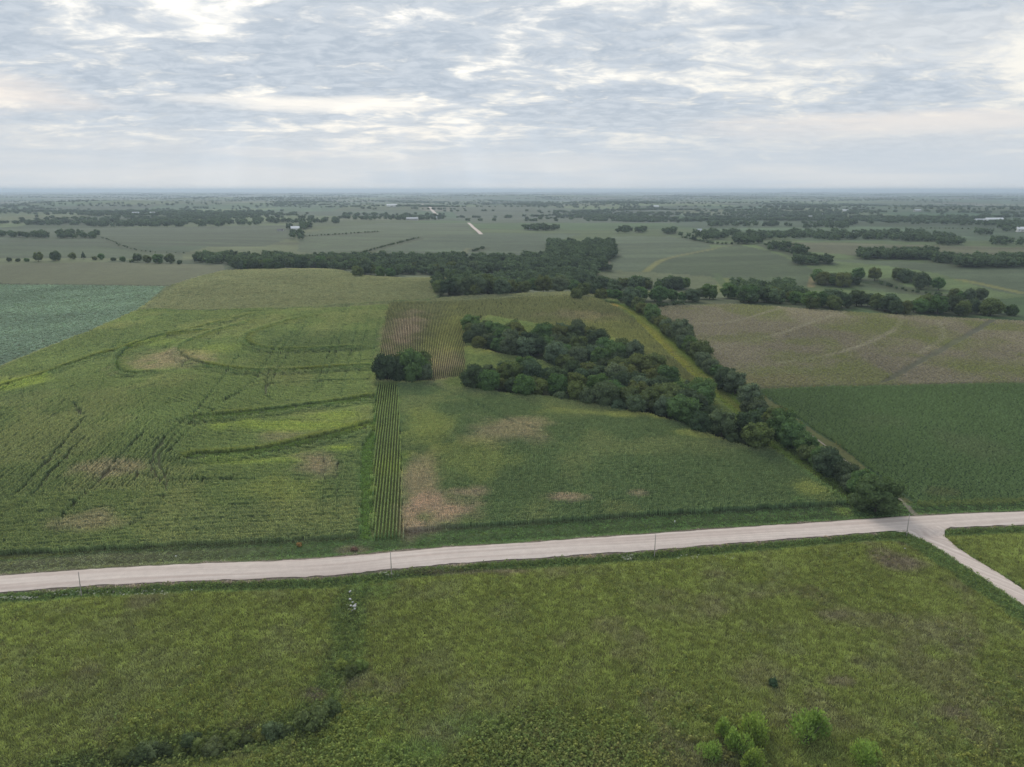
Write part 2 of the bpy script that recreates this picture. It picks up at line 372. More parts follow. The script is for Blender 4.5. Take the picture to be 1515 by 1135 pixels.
# colours that belong to the crops and soils (linear albedo)
C = dict(prairie=(.118, .132, .040), corn=(.112, .137, .052), corn_pale=(.160, .165, .070), corn_dark=(.080, .108, .046), soy=(.062, .112, .044), soy_blue=(.096, .128, .070), tan=(.225, .200, .145),
         tan_green=(.165, .185, .060), grass=(.085, .130, .045), bright=(.175, .205, .055), yellow=(.235, .235, .070), orange=(.270, .200, .090), brown=(.240, .185, .130), dead=(.120, .095, .075), weeds=(.080, .112, .042),
         soil=(.20, .165, .13), verge=(.130, .140, .070), olive=(.150, .155, .075), straw=(.28, .255, .19), rut=(.10, .105, .06))
C = {k: np.array(v) for k, v in C.items()}
SPOTS = [  # pixel x, y, radius across, radius deep (pixels), colour, strength
    (650, 760, 60, 22, 'brown', .85), (620, 715, 28, 40, 'brown', .55), (612, 770, 18, 26, 'brown', .7), (750, 640, 60, 22, 'brown', .45), (835, 742, 26, 6, 'brown', .7), (940, 735, 16, 5, 'brown', .5), (690, 735, 30, 8, 'brown', .6),
    (600, 490, 26, 30, 'brown', .65), (655, 540, 28, 26, 'brown', .5), (470, 690, 36, 20, 'brown', .6), (250, 535, 60, 14, 'brown', .55), (170, 700, 60, 14, 'brown', .45), (140, 775, 60, 12, 'brown', .4), (420, 650, 40, 10, 'brown', .35),
    (30, 570, 40, 10, 'bright', .9), (420, 635, 110, 9, 'bright', .75), (500, 620, 50, 10, 'bright', .7), (505, 668, 30, 8, 'bright', .95), (380, 688, 90, 6, 'bright', .55), (230, 510, 40, 5, 'bright', .45), (320, 520, 40, 8, 'bright', .35),
    (630, 640, 40, 30, 'yellow', .35), (700, 680, 70, 30, 'yellow', .25), (930, 618, 120, 6, 'yellow', .45), (1060, 650, 60, 6, 'yellow', .45), (1200, 730, 40, 14, 'yellow', .4), (660, 500, 30, 40, 'yellow', .35), (420, 730, 60, 20, 'yellow', .25), (740, 520, 70, 8, 'yellow', .6), (1245, 755, 12, 5, 'bright', .6),
    (900, 500, 90, 30, 'yellow', .3), (860, 470, 60, 8, 'brown', .3), (575, 690, 24, 30, 'bright', .7),
    (60, 880, 70, 5, 'grass', .5), (560, 1090, 90, 40, 'bright', .35), (545, 1045, 40, 25, 'bright', .45), (620, 1110, 60, 25, 'grass', .5), (480, 1120, 60, 30, 'bright', .25), (700, 1075, 110, 26, 'grass', .4),
    (1330, 835, 34, 10, 'dead', .75), (1305, 820, 20, 6, 'dead', .5), (1060, 850, 26, 8, 'dead', .35), (1230, 910, 20, 6, 'dead', .4), (470, 1025, 16, 12, 'dead', .8), (1240, 1010, 22, 7, 'dead', .6), (1400, 1055, 30, 10, 'dead', .5), (690, 845, 110, 4, 'dead', .65), (800, 1090, 40, 14, 'dead', .3), (980, 900, 24, 7, 'dead', .3),
    (560, 870, 40, 20, 'grass', .4), (1180, 745, 12, 5, 'grass', .4),
    (1100, 500, 60, 8, 'tan_green', .5), (1180, 530, 60, 12, 'tan_green', .5), (1200, 545, 60, 6, 'bright', .3), (1440, 540, 70, 14, 'bright', .35), (1400, 500, 60, 16, 'tan_green', .4), (1300, 480, 60, 8, 'tan_green', .35), (1130, 562, 90, 8, 'brown', .3),
    (1400, 730, 30, 6, 'corn_dark', .6), (1440, 660, 50, 20, 'soy_blue', .25), (1300, 625, 40, 12, 'soy_blue', .2),
    (130, 838, 160, 7, 'verge', .5), (520, 812, 22, 5, 'brown', .5),
]
SPOTS_W = []
for (px, py, rx, ry, cn, st_) in SPOTS:
    q = W((px, py), (px + rx, py), (px, py - ry), (px, py + ry))
    SPOTS_W.append((q[0], np.hypot(*(q[1] - q[0])), .5 * np.hypot(*(q[2] - q[3])), C[cn], st_))
LINES_C = []  # strips of another plant cover on the far slopes: pixels, half width, colour
for (pp, hw, cn) in (
        ([(250, 424), (235, 437), (205, 460), (130, 493), (60, 521), (0, 546), (-200, 632)], 3.0, 'corn_pale'), ([(0, 421), (130, 421), (250, 423)], 3.0, 'corn_dark'),
        ([(955, 402), (985, 383), (1052, 369)], 5, 'yellow'), ([(1062, 432), (1072, 412)], 7, 'bright'), ([(1200, 424), (1203, 412), (1210, 402)], 4, 'orange'),
        ([(1420, 414), (1460, 422), (1515, 434)], 5, 'yellow'), ([(1300, 420), (1340, 432), (1380, 438)], 3, 'yellow'), ([(680, 378), (695, 368)], 7, 'corn_pale'), ([(535, 375), (580, 362), (620, 352)], 5, 'weeds'),
        ([(440, 350), (500, 347), (560, 343)], 4, 'weeds'), ([(890, 400), (900, 385)], 5, 'brown'), ([(940, 434), (970, 431), (1010, 436)], 8, 'bright'), ([(1060, 405), (1075, 425)], 5, 'grass'),
        ([(1090, 362), (1040, 371), (985, 383)], 4, 'corn_pale'), ([(135, 365), (200, 372)], 4, 'grass'), ([(0, 365), (40, 358), (75, 356)], 4, 'weeds'),
        ([(1020, 480), (1090, 475), (1150, 458)], 2.3, 'straw'), ([(1055, 515), (1150, 495), (1250, 462)], 2.3, 'straw'), ([(1150, 538), (1250, 520), (1320, 490), (1335, 468)], 2.3, 'straw'), ([(1360, 522), (1395, 500), (1388, 474)], 2.3, 'straw'),
        ([(1472, 474), (1420, 505), (1360, 538), (1312, 565)], 1.5, 'rut'), ([(1466, 474), (1414, 504), (1354, 537), (1306, 565)], 1.5, 'rut'), ([(1116, 574), (1200, 571), (1360, 569), (1515, 566)], 1.8, 'verge')):
    LINES_C.append((smooth(W(*pp), 4), hw, C[cn]))
GRID_A = math.radians(7.4); GC, GS = math.cos(GRID_A), math.sin(GRID_A)


def far_color(x, y):
    """patchwork of farm fields on a section grid"""
    u = x * GC + y * GS; v = -x * GS + y * GC
    u2 = u + (fbm(x, y, 700, 2, 31) - .5) * 260; v2 = v + (fbm(x, y, 700, 2, 32) - .5) * 260
    iu = np.floor(u2 / 410.).astype(int); iv = np.floor(v2 / 620.).astype(int)
    hsh = ((iu * 73856093) ^ (iv * 19349663)) & 0xffff; k = (hsh % 997) / 997.0
    pal = np.array([C['soy_blue'], C['corn'], C['soy'] * 1.3, C['corn_dark'], C['corn'] * 1.05, C['olive'] * .85, C['soy_blue'] * .95, C['grass'], C['tan'] * .7, C['corn'] * .9]) * np.array([.86, 1.0, .92]) * np.array([1.15, 1.0, .8, .75, 1.2, 1.15, .9, 1.0, 1.1, .85])[:, None]
    c = pal[np.clip((k * len(pal)).astype(int), 0, len(pal) - 1)]
    n = fbm(x, y, 130, 3, 41); st_ = fbm(u2 + v2 * .2, v2 * 7 + u2 * .6, 260, 3, 44)
    return c * ((.82 + .36 * n) * (.55 + .90 * st_))[:, None]


def blend(c, m, col, w=1.0):
    ww = (m * w)
    return c * (1 - ww)[:, None] + col * ww[:, None]


def plan(x, y):
    """ground cover colour of every point"""
    r = np.hypot(x, y)
    wx = x + (fbm(x, y, 9, 3, 51) - .5) * 2.2; wy = y + (fbm(x, y, 9, 3, 52) - .5) * 2.2
    n1 = fbm(x, y, 38, 4, 61); n2 = fbm(x, y, 11, 3, 62); n3 = fbm(x, y, 120, 3, 63)
    c = np.tile(C['prairie'], (len(x), 1)) * (.82 + .36 * n1)[:, None]
    c = blend(c, sstep(.52, .72, n2) * .4, C['olive'] * .8); c = blend(c, sstep(.56, .8, n1) * .35, C['bright'] * .55); c = blend(c, sstep(.60, .78, fbm(x, y, 16, 3, 66)) * .34, C['dead'])
    far = r > 430
    fw = sstep(640, 700, r) * (sstep(0, 60, dist_line(HEDGE, x, y, 80)[0]))
    if far.any():
        fc = np.zeros_like(c); fc[far] = far_color(x[far], y[far]); c = c * (1 - fw)[:, None] + fc * fw[:, None]
    def area(poly, col, amp=.4, extra=None):
        nonlocal c
        m = inside(poly, wx, wy)
        if m.any():
            c[m] = col * (1 - amp / 2 + amp * n3[m] + .5 * amp * (n1[m] - .5))[:, None]
        return m
    for pl_, cc_ in FAR_FIELDS:
        m = area(pl_, np.array(cc_), .3)
        if m.any(): c[m] *= (.62 + .76 * fbm((x[m] * GC + y[m] * GS) * .10, (-x[m] * GS + y[m] * GC) * 1.3 + (x[m]) * .25, 44, 3, 78))[:, None]
    area(OLIVE_LEFT, np.array([.128, .142, .072]), .4); m = area(SOY_LEFT, C['soy_blue'] * 1.5, .35)
    if m.any(): c[m] *= (.78 + .44 * fbm(x[m] * .25 + y[m] * .15, y[m] * 1.2 - x[m] * .5, 26, 3, 77))[:, None]
    m = area(TAN_FIELD, C['tan'], .5)
    if m.any(): c[m] = blend(c[m], sstep(.42, .66, fbm(x[m], y[m], 42, 4, 71)) * .65, C['tan_green'])
    area(SOY_RIGHT, C['soy'], .35)
    m = area(CORN_HILL, C['corn'], .5)
    if m.any():
        c[m] = blend(c[m], sstep(.5, .7, fbm(x[m], y[m], 34, 4, 72)) * .45, C['corn_pale']); c[m] = blend(c[m], sstep(.52, .72, fbm(x[m], y[m], 70, 3, 73)) * .4, C['corn_dark'])
    area(UPPER_CORN, np.array([.120, .128, .066]), .35); area(BACK_CORN, C['corn_pale'] * .78, .5)
    m = area(RIGHT_CORN, C['corn_dark'], .45)
    if m.any(): c[m] = blend(c[m], sstep(.52, .74, fbm(x[m], y[m], 30, 4, 74)) * .35, C['corn_pale'])
    area(GRASS_LANE, C['grass'] * 1.15, .4); area(STRAIGHT_ROWS, np.array([.135, .165, .058]), .3); area(CORNER_GRASS, C['prairie'] * 1.05, .4)
    for g in GROVE: area(g, C['weeds'] * .9, .4)
    for ln, hw, col in LINES_C:
        d, s, a = dist_line(ln, x, y, hw * 3); c = blend(c, sstep(hw * 1.25, hw * .6, d), col * 1.0, .8)
    for ln, hw, bk in zip(TERRACES, T_WIDTH, T_BANK):
        d, s, a = dist_line(ln, wx, wy, 24)
        c = blend(c, sstep(hw * 1.2, hw * .5, d) * .75, C['grass'] * .85)
    d, s, a = dist_line(TAN_STRIP, wx, wy, 16); c = blend(c, sstep(6.5, 4.5, d), C['yellow'] * .8); c = blend(c, sstep(2.6, 1.2, d), C['orange'])
    d, s, a = dist_line(HEDGE, wx, wy, 20); c = blend(c, sstep(13, 8, d) * .7, C['grass'] * 1.1)
    d, s, a = dist_line(LANE, wx, wy, 16); c = blend(c, sstep(8, 5, d) * (s > 0), C['bright'] * .85)
    # road verges and the ditch plants
    d, s, a = dist_line(ROAD, wx, wy, 30)
    c = blend(c, sstep(16.5, 14.5, d) * (s > 0), C['grass'] * .9); c = blend(c, sstep(16, 13, d) * (s > 0) * sstep(-60, -130, x), C['verge'])
    c = blend(c, sstep(11, 9, d) * (s < 0), C['weeds']); c = blend(c, sstep(6.0, 5.3, d), C['soil'] * .9)
    d, s, a = dist_line(SIDE_L, wx, wy, 14); c = blend(c, sstep(8, 6.5, d), C['weeds'])
    d, s, a = dist_line(GULLY, wx, wy, 30); c = blend(c, sstep(6, 2, d + (n2 - .5) * 4) * .6, C['weeds'])
    for q, rx, ry, col, st2 in SPOTS_W:
        e = np.hypot((x - q[0]) / rx, (y - q[1]) / ry)
        k = e < 1.7
        if k.any():
            w = sstep(1.35, .35, e[k] + (n2[k] - .5) * 1.3) * st2; c[k] = c[k] * (1 - w)[:, None] + col * w[:, None]
    return np.clip(c, .01, .6)


def relief(x, y):
    """terrace banks, ditches and the gully on top of the hills"""
    z = np.zeros_like(x)
    for ln, hw, bk in zip(TERRACES, T_WIDTH, T_BANK):
        d, s, a = dist_line(ln, x, y, 26); t = d * np.sign(s)
        z += bk * np.exp(-(d / 4.6) ** 2) * .9 - bk * .5 * np.exp(-((t + 7.0) / 4.2) ** 2) * (d < 25)
    d, s, a = dist_line(ROAD, x, y, 30); z += -.9 * np.exp(-((d - 8.5) / 2.2) ** 2) + .25 * np.exp(-(d / 6) ** 4)
    d, s, a = dist_line(GULLY, x, y, 30); z += -1.6 * np.exp(-(d / 4) ** 2) * sstep(12, 30, dist_line(ROAD, x, y, 30)[0])
    return z


gx, gy = GX.ravel(), GY.ravel()
nearm = np.hypot(gx, gy) < 1100
ZR = np.zeros(gx.shape); ZR[nearm] = relief(gx[nearm], gy[nearm])
Z_USE = ZB + ZR.reshape(ZB.shape)
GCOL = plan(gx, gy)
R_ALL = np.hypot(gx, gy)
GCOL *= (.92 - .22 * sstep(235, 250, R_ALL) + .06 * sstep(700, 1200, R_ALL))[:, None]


# ------------------------------------------------------------------ materials
def material(name, rough=.9):
    m = bpy.data.materials.new(name); m.use_nodes = True; nt = m.node_tree; b = nt.nodes['Principled BSDF']
    b.inputs['Roughness'].default_value = rough; b.inputs['Specular IOR Level'].default_value = .25; return m, nt, b


def simple(name, col, rough=.85, var=.25, scale=3.0):
    m, nt, b = material(name, rough); N, L = nt.nodes, nt.links
    n = N.new('ShaderNodeTexNoise'); n.inputs['Scale'].default_value = scale; n.inputs['Detail'].default_value = 5
    t = N.new('ShaderNodeTexCoord'); L.new(t.outputs['Object'], n.inputs['Vector'])
    r = N.new('ShaderNodeMapRange'); r.inputs['To Min'].default_value = 1 - var; r.inputs['To Max'].default_value = 1 + var; L.new(n.outputs['Fac'], r.inputs['Value'])
    v = N.new('ShaderNodeVectorMath'); v.operation = 'SCALE'; v.inputs[0].default_value = col[:3]; L.new(r.outputs[0], v.inputs['Scale']); L.new(v.outputs[0], b.inputs['Base Color'])
    return m


def ground_material():
    m, nt, b = material('ground', .95); N, L = nt.nodes, nt.links
    a = N.new('ShaderNodeAttribute'); a.attribute_name = 'cover'
    t = N.new('ShaderNodeNewGeometry')
    def nz(s, d=4):
        n = N.new('ShaderNodeTexNoise'); n.inputs['Scale'].default_value = s; n.inputs['Detail'].default_value = d; n.inputs['Roughness'].default_value = .65; L.new(t.outputs['Position'], n.inputs['Vector'])
        r = N.new('ShaderNodeMapRange'); r.inputs['From Min'].default_value = .28; r.inputs['From Max'].default_value = .72; L.new(n.outputs['Fac'], r.inputs['Value']); return n, r
    n1, r1 = nz(.9, 5); n2, r2 = nz(.09, 5)
    r1.inputs['To Min'].default_value = .55; r1.inputs['To Max'].default_value = 1.45; r2.inputs['To Min'].default_value = .82; r2.inputs['To Max'].default_value = 1.18
    mu = N.new('ShaderNodeMath'); mu.operation = 'MULTIPLY'; L.new(r1.outputs[0], mu.inputs[0]); L.new(r2.outputs[0], mu.inputs[1])
    v = N.new('ShaderNodeVectorMath'); v.operation = 'SCALE'; L.new(a.outputs['Color'], v.inputs[0]); L.new(mu.outputs[0], v.inputs['Scale']); L.new(v.outputs[0], b.inputs['Base Color'])
    bp = N.new('ShaderNodeBump'); bp.inputs['Strength'].default_value = .7; bp.inputs['Distance'].default_value = .5; L.new(n1.outputs['Fac'], bp.inputs['Height']); L.new(bp.outputs[0], b.inputs['Normal'])
    return m


def leaf_material(name, src='INSTANCER', trans=.35, rough=.75, var=.3, gain=1.0, hue=None):
    """leaf that lets light through; tint from the plant (instance attribute or object colour)"""
    m = bpy.data.materials.new(name); m.use_nodes = True; nt = m.node_tree; nt.nodes.clear(); N, L = nt.nodes, nt.links
    out = N.new('ShaderNodeOutputMaterial'); d = N.new('ShaderNodeBsdfDiffuse'); tr = N.new('ShaderNodeBsdfTranslucent'); mx = N.new('ShaderNodeMixShader'); mx.inputs[0].default_value = trans
    if src == 'INSTANCER':
        a = N.new('ShaderNodeAttribute'); a.attribute_type = 'INSTANCER'; a.attribute_name = 'tint'; colr = a.outputs['Color']
    else:
        a = N.new('ShaderNodeObjectInfo'); colr = a.outputs['Color']
    g = N.new('ShaderNodeNewGeometry'); r = N.new('ShaderNodeMapRange'); r.inputs['To Min'].default_value = (1 - var) * gain; r.inputs['To Max'].default_value = (1 + var) * gain
    L.new(g.outputs['Random Per Island'], r.inputs['Value'])
    v = N.new('ShaderNodeVectorMath'); v.operation = 'SCALE'; L.new(colr, v.inputs[0]); L.new(r.outputs[0], v.inputs['Scale'])
    cc = v.outputs[0]
    if hue is not None:
        h = N.new('ShaderNodeVectorMath'); h.operation = 'MULTIPLY'; h.inputs[1].default_value = hue; L.new(cc, h.inputs[0]); cc = h.outputs[0]
    t2 = N.new('ShaderNodeVectorMath'); t2.operation = 'MULTIPLY'; t2.inputs[1].default_value = (1.15, 1.2, .7); L.new(cc, t2.inputs[0])
    L.new(cc, d.inputs['Color']); L.new(t2.outputs[0], tr.inputs['Color']); L.new(d.outputs[0], mx.inputs[1]); L.new(tr.outputs[0], mx.inputs[2]); L.new(mx.outputs[0], out.inputs['Surface'])
    return m


M_GROUND = ground_material()
M_LEAF_I = leaf_material('crop_leaf'); M_TASSEL = leaf_material('tassel', trans=.2, hue=(1.75, 1.45, 1.25)); M_TREE = leaf_material('tree_leaf', 'OBJECT', .30, var=.35)
M_BLADE = leaf_material('grass_blade', trans=.4, var=.35)
M_BARK = simple('bark', (.085, .07, .055), .95, .35, 2.0); M_DEADWOOD = simple('dead_wood', (.24, .22, .20), .95, .25, 2.0)
M_POLE = simple('weathered_pole', (.36, .335, .30), .9, .25, 4.0)
M_ROCK = simple('broken_concrete', (.52, .51, .50), .9, .2, 3.0)


def mesh_obj(name, V, Fc, mat=None, parent=None, smooth_=False, loc=None):
    me = bpy.data.meshes.new(name); me.from_pydata([tuple(v) for v in V], [], [tuple(f) for f in Fc])
    if mat is not None:
        for mm in (mat if isinstance(mat, (list, tuple)) else [mat]): me.materials.append(mm)
    if smooth_: me.shade_smooth()
    o = bpy.data.objects.new(name, me); COL.objects.link(o)
    if parent is not None: o.parent = parent
    if loc is not None: o.location = loc
    return o


def tag(o, label=None, cat=None, group=None, kind=None):
    if label: o['label'] = label
    if cat: o['category'] = cat
    if group: o['group'] = group
    if kind: o['kind'] = kind
    return o


def empty(name, loc, rz=0.0, s=1.0):
    o = bpy.data.objects.new(name, None); COL.objects.link(o); o.location = loc; o.rotation_euler = (0, 0, rz); o.empty_display_size = .2
    o.scale = (s, s, s) if np.isscalar(s) else s
    return o


# ------------------------------------------------------------------ the ground
def build_ground():
    n = NR * NT
    me = bpy.data.meshes.new('ground'); co = np.c_[gx, gy, Z_USE.ravel()].astype(np.float32)
    i, j = np.meshgrid(np.arange(NR - 1), np.arange(NT - 1), indexing='ij'); a = (i * NT + j).ravel()
    q = np.c_[a, a + 1, a + NT + 1, a + NT][:, ::-1].astype(np.int32)
    q = np.c_[a, a + NT, a + NT + 1, a + 1].astype(np.int32)[:, ::-1]
    me.vertices.add(n); me.vertices.foreach_set('co', co.ravel()); me.loops.add(q.size); me.loops.foreach_set('vertex_index', q.ravel())
    me.polygons.add(len(q)); me.polygons.foreach_set('loop_start', np.arange(0, q.size, 4, dtype=np.int32))
    me.update(calc_edges=True); me.shade_smooth()
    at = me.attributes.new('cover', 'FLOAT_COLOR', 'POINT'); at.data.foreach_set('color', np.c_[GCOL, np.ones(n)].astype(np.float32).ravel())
    me.materials.append(M_GROUND); o = bpy.data.objects.new('ground', me); COL.objects.link(o); o['kind'] = 'structure'
    o['label'] = 'rolling farmland of fields, hills and prairie'
    return o


GROUND = build_ground()


def ribbon(name, L_, R_, mat, lift, cross=5, crown=0.0):
    """a strip of ground draped between two edge lines"""
    V, Fc = [], []
    for k in range(len(L_)):
        for c in range(cross + 1):
            t = c / cross; p = L_[k] * (1 - t) + R_[k] * t
            V.append((p[0], p[1], float(hz(p[0], p[1])) + lift + crown * (1 - (2 * t - 1) ** 2)))
    for k in range(len(L_) - 1):
        for c in range(cross):
            a = k * (cross + 1) + c; Fc.append((a, a + 1, a + cross + 2, a + cross + 1))
    return mesh_obj(name, V, Fc, mat, smooth_=True)


def resample(P, step):
    d = np.r_[0, np.cumsum(np.hypot(*np.diff(P, axis=0).T))]; n = max(2, int(d[-1] / step)); t = np.linspace(0, d[-1], n)
    return np.c_[np.interp(t, d, P[:, 0]), np.interp(t, d, P[:, 1])]


def offset(P, w):
    T = np.gradient(P, axis=0); T /= np.hypot(T[:, 0], T[:, 1])[:, None]; return P + np.c_[-T[:, 1], T[:, 0]] * (w if np.isscalar(w) else np.asarray(w)[:, None])


def gravel_material(name, direction, tracks=True):
    m, nt, b = material(name, .95); N, L = nt.nodes, nt.links
    t = N.new('ShaderNodeNewGeometry')
    mp = N.new('ShaderNodeMapping'); mp.inputs['Rotation'].default_value = (0, 0, -direction); L.new(t.outputs['Position'], mp.inputs['Vector'])
    st = N.new('ShaderNodeVectorMath'); st.operation = 'MULTIPLY'; st.inputs[1].default_value = (.012, 1.0, 1.0); L.new(mp.outputs[0], st.inputs[0])
    n1 = N.new('ShaderNodeTexNoise'); n1.inputs['Scale'].default_value = .75; n1.inputs['Detail'].default_value = 3; L.new(st.outputs[0], n1.inputs['Vector'])
    n2 = N.new('ShaderNodeTexNoise'); n2.inputs['Scale'].default_value = .35; n2.inputs['Detail'].default_value = 8; n2.inputs['Roughness'].default_value = .7; L.new(t.outputs['Position'], n2.inputs['Vector'])
    mx = N.new('ShaderNodeMix'); mx.data_type = 'RGBA'; r = N.new('ShaderNodeMapRange'); r.inputs['From Min'].default_value = .35; r.inputs['From Max'].default_value = .65; L.new(n1.outputs['Fac'], r.inputs['Value']); L.new(r.outputs[0], mx.inputs[0])
    mx.inputs[6].default_value = (.49, .405, .36, 1); mx.inputs[7].default_value = (.62, .54, .485, 1)
    r2 = N.new('ShaderNodeMapRange'); r2.inputs['To Min'].default_value = .78; r2.inputs['To Max'].default_value = 1.2; L.new(n2.outputs['Fac'], r2.inputs['Value'])
    v = N.new('ShaderNodeVectorMath'); v.operation = 'SCALE'; L.new(mx.outputs[2], v.inputs[0]); L.new(r2.outputs[0], v.inputs['Scale']); L.new(v.outputs[0], b.inputs['Base Color'])
    return m


M_ROAD = gravel_material('gravel', GRID_A); M_ROAD2 = gravel_material('gravel_side', math.radians(-60)); M_DIRT = simple('dirt_track', (.21, .185, .145), .95, .3, .4)
RP = resample(ROAD, 1.5)
wob = (fbm(RP[:, 0], RP[:, 1], 5, 3, 81) - .5) * 1.1; wob2 = (fbm(RP[:, 0], RP[:, 1], 4, 3, 82) - .5) * 1.1
o = ribbon('road', offset(RP, 4.9 + wob), offset(RP, -4.9 + wob2), M_ROAD, .12, 8, .12); tag(o, 'pale pinkish gravel road crossing between prairie and corn', None, None, 'structure')
a_, b_ = resample(SIDE_L, 1.2), None
n_ = len(a_); d_ = np.r_[0, np.cumsum(np.hypot(*np.diff(SIDE_R, axis=0).T))]; t_ = np.linspace(0, d_[-1], n_); b_ = np.c_[np.interp(t_, d_, SIDE_R[:, 0]), np.interp(t_, d_, SIDE_R[:, 1])]
o = ribbon('side_road', a_, b_, M_ROAD2, .165, 8, .03); tag(o, 'pale gravel side road branching off at the junction', None, None, 'structure')
LP = resample(LANE, 1.5)
lw = .5 + (fbm(LP[:, 0], LP[:, 1], 6, 2, 83) - .5) * .8 + 2.2 * np.exp(-np.arange(len(LP)) / 4.0)
o = ribbon('field_path', offset(LP, lw), offset(LP, -lw), M_DIRT, .10, 4); tag(o, 'narrow dirt field track beside the hedgerow', None, None, 'structure')
for pp, wd in (([(712, 347), (703, 339), (693, 330)], 9), ([(646, 318), (640, 312), (633, 306), (625, 302)], 16)):
    q = resample(smooth(W(*pp), 5), 12); o = ribbon('gravel_road', offset(q, wd / 2), offset(q, -wd / 2), M_ROAD, .6, 2); tag(o, 'distant pale gravel road climbing over a hill', None, None, 'structure')


# ------------------------------------------------------------------ plants scattered in masses
def scatter(name, P, rot, scl, tint, srcs, label, cat, idx=None):
    n = len(P); me = bpy.data.meshes.new(name); me.vertices.add(n); me.vertices.foreach_set('co', np.asarray(P, np.float32).ravel())
    def at(nm, ty, fld, arr, dt=np.float32):
        q = me.attributes.new(nm, ty, 'POINT'); q.data.foreach_set(fld, np.ascontiguousarray(arr, dtype=dt).ravel())
    if np.ndim(rot) == 1: rot = np.c_[np.zeros((n, 2)), rot]
    if np.ndim(scl) == 1: scl = np.c_[scl, scl, scl]
    at('tint', 'FLOAT_COLOR', 'color', np.c_[tint, np.ones(n)]); at('rot', 'FLOAT_VECTOR', 'vector', rot); at('scl', 'FLOAT_VECTOR', 'vector', scl)
    at('idx', 'INT', 'value', rng.integers(0, len(srcs), n) if idx is None else idx, np.int32)
    o = bpy.data.objects.new(name, me); COL.objects.link(o)
    ng = bpy.data.node_groups.new(name, 'GeometryNodeTree'); ng.interface.new_socket('Geometry', in_out='INPUT', socket_type='NodeSocketGeometry'); ng.interface.new_socket('Geometry', in_out='OUTPUT', socket_type='NodeSocketGeometry')
    N, L = ng.nodes, ng.links
    gi = N.new('NodeGroupInput'); go = N.new('NodeGroupOutput'); ip = N.new('GeometryNodeInstanceOnPoints'); j = N.new('GeometryNodeJoinGeometry')
    for s in reversed(srcs):
        oi = N.new('GeometryNodeObjectInfo'); oi.inputs['Object'].default_value = s; oi.inputs['As Instance'].default_value = False
        gg = N.new('GeometryNodeGeometryToInstance'); L.new(oi.outputs['Geometry'], gg.inputs[0]); L.new(gg.outputs[0], j.inputs[0])
    L.new(gi.outputs[0], ip.inputs['Points']); L.new(j.outputs[0], ip.inputs['Instance']); ip.inputs['Pick Instance'].default_value = True
    for nm, ty, s in (('rot', 'FLOAT_VECTOR', 'Rotation'), ('scl', 'FLOAT_VECTOR', 'Scale'), ('idx', 'INT', 'Instance Index')):
        na = N.new('GeometryNodeInputNamedAttribute'); na.data_type = ty; na.inputs[0].default_value = nm; L.new(na.outputs[0], ip.inputs[s])
    L.new(ip.outputs[0], go.inputs[0]); md = o.modifiers.new('plants', 'NODES'); md.node_group = ng
    tag(o, label, cat, None, 'stuff')
    print('scatter', name, n)
    return o


def source(name, V, Fc, mats, mi=None):
    me = bpy.data.meshes.new(name); me.from_pydata([tuple(map(float, v)) for v in V], [], Fc)
    for m in mats: me.materials.append(m)
    if mi is not None: me.polygons.foreach_set('material_index', mi)
    return bpy.data.objects.new(name, me)


def corn_source(seed):
    r = random.Random(seed); V, Fc, mi = [], [], []
    for k in range(7):
        x0 = -.75 + k * .25 + r.uniform(-.07, .07); y0 = r.uniform(-.08, .08); h = r.uniform(1.9, 2.4)
        for b in range(4):
            a = r.choice((0, math.pi)) + r.gauss(0, 1.0); z0 = h * r.uniform(.35, .95); l = r.uniform(.30, .5); w = r.uniform(.05, .09); dx, dy = math.cos(a), math.sin(a); n = len(V)
            V += [(x0 - dy * w, y0 + dx * w, z0), (x0 + dy * w, y0 - dx * w, z0), (x0 + dx * l * .6 + dy * w, y0 + dy * l * .6 - dx * w, z0 + .18), (x0 + dx * l * .6 - dy * w, y0 + dy * l * .6 + dx * w, z0 + .18), (x0 + dx * l, y0 + dy * l, z0 - .12)]
            Fc += [(n, n + 1, n + 2, n + 3), (n + 3, n + 2, n + 4)]; mi += [0, 0]
        a = r.uniform(0, 3.14); dx, dy = math.cos(a) * .07, math.sin(a) * .07; n = len(V)
        V += [(x0 - dx, y0 - dy, .0), (x0 + dx, y0 + dy, .0), (x0 + dx, y0 + dy, h), (x0 - dx, y0 - dy, h)]; Fc.append((n, n + 1, n + 2, n + 3)); mi.append(0)
        n = len(V); V += [(x0 - dx * 1.3, y0 - dy * 1.3, h), (x0 + dx * 1.3, y0 + dy * 1.3, h), (x0 + r.uniform(-.05, .05), y0, h + .3)]; Fc.append((n, n + 1, n + 2)); mi.append(1)
    return source('corn_row', V, Fc, [M_LEAF_I, M_TASSEL], mi)


def grass_source(seed, n_bl, rad, h0, h1, w0, w1, lean=.5, mat=None):
    r = random.Random(seed); V, Fc = [], []
    for k in range(n_bl):
        a = r.uniform(0, 6.28); q = rad * math.sqrt(r.random()); x, y = q * math.cos(a), q * math.sin(a); b = r.uniform(0, 6.28); h = r.uniform(h0, h1); w = r.uniform(w0, w1); ln = h * r.uniform(.1, lean); c = a + r.uniform(-1.2, 1.2)
        dx, dy = math.cos(b) * w, math.sin(b) * w; ex, ey = math.cos(c) * ln, math.sin(c) * ln; n = len(V)
        V += [(x - dx, y - dy, -.05), (x + dx, y + dy, -.05), (x + dx * .8 + ex * .4, y + dy * .8 + ey * .4, h * .65), (x - dx * .8 + ex * .4, y - dy * .8 + ey * .4, h * .65), (x + ex, y + ey, h)]
        Fc += [(n, n + 1, n + 2, n + 3), (n + 3, n + 2, n + 4)]
    return source('grass_tuft', V, Fc, [mat or M_BLADE])


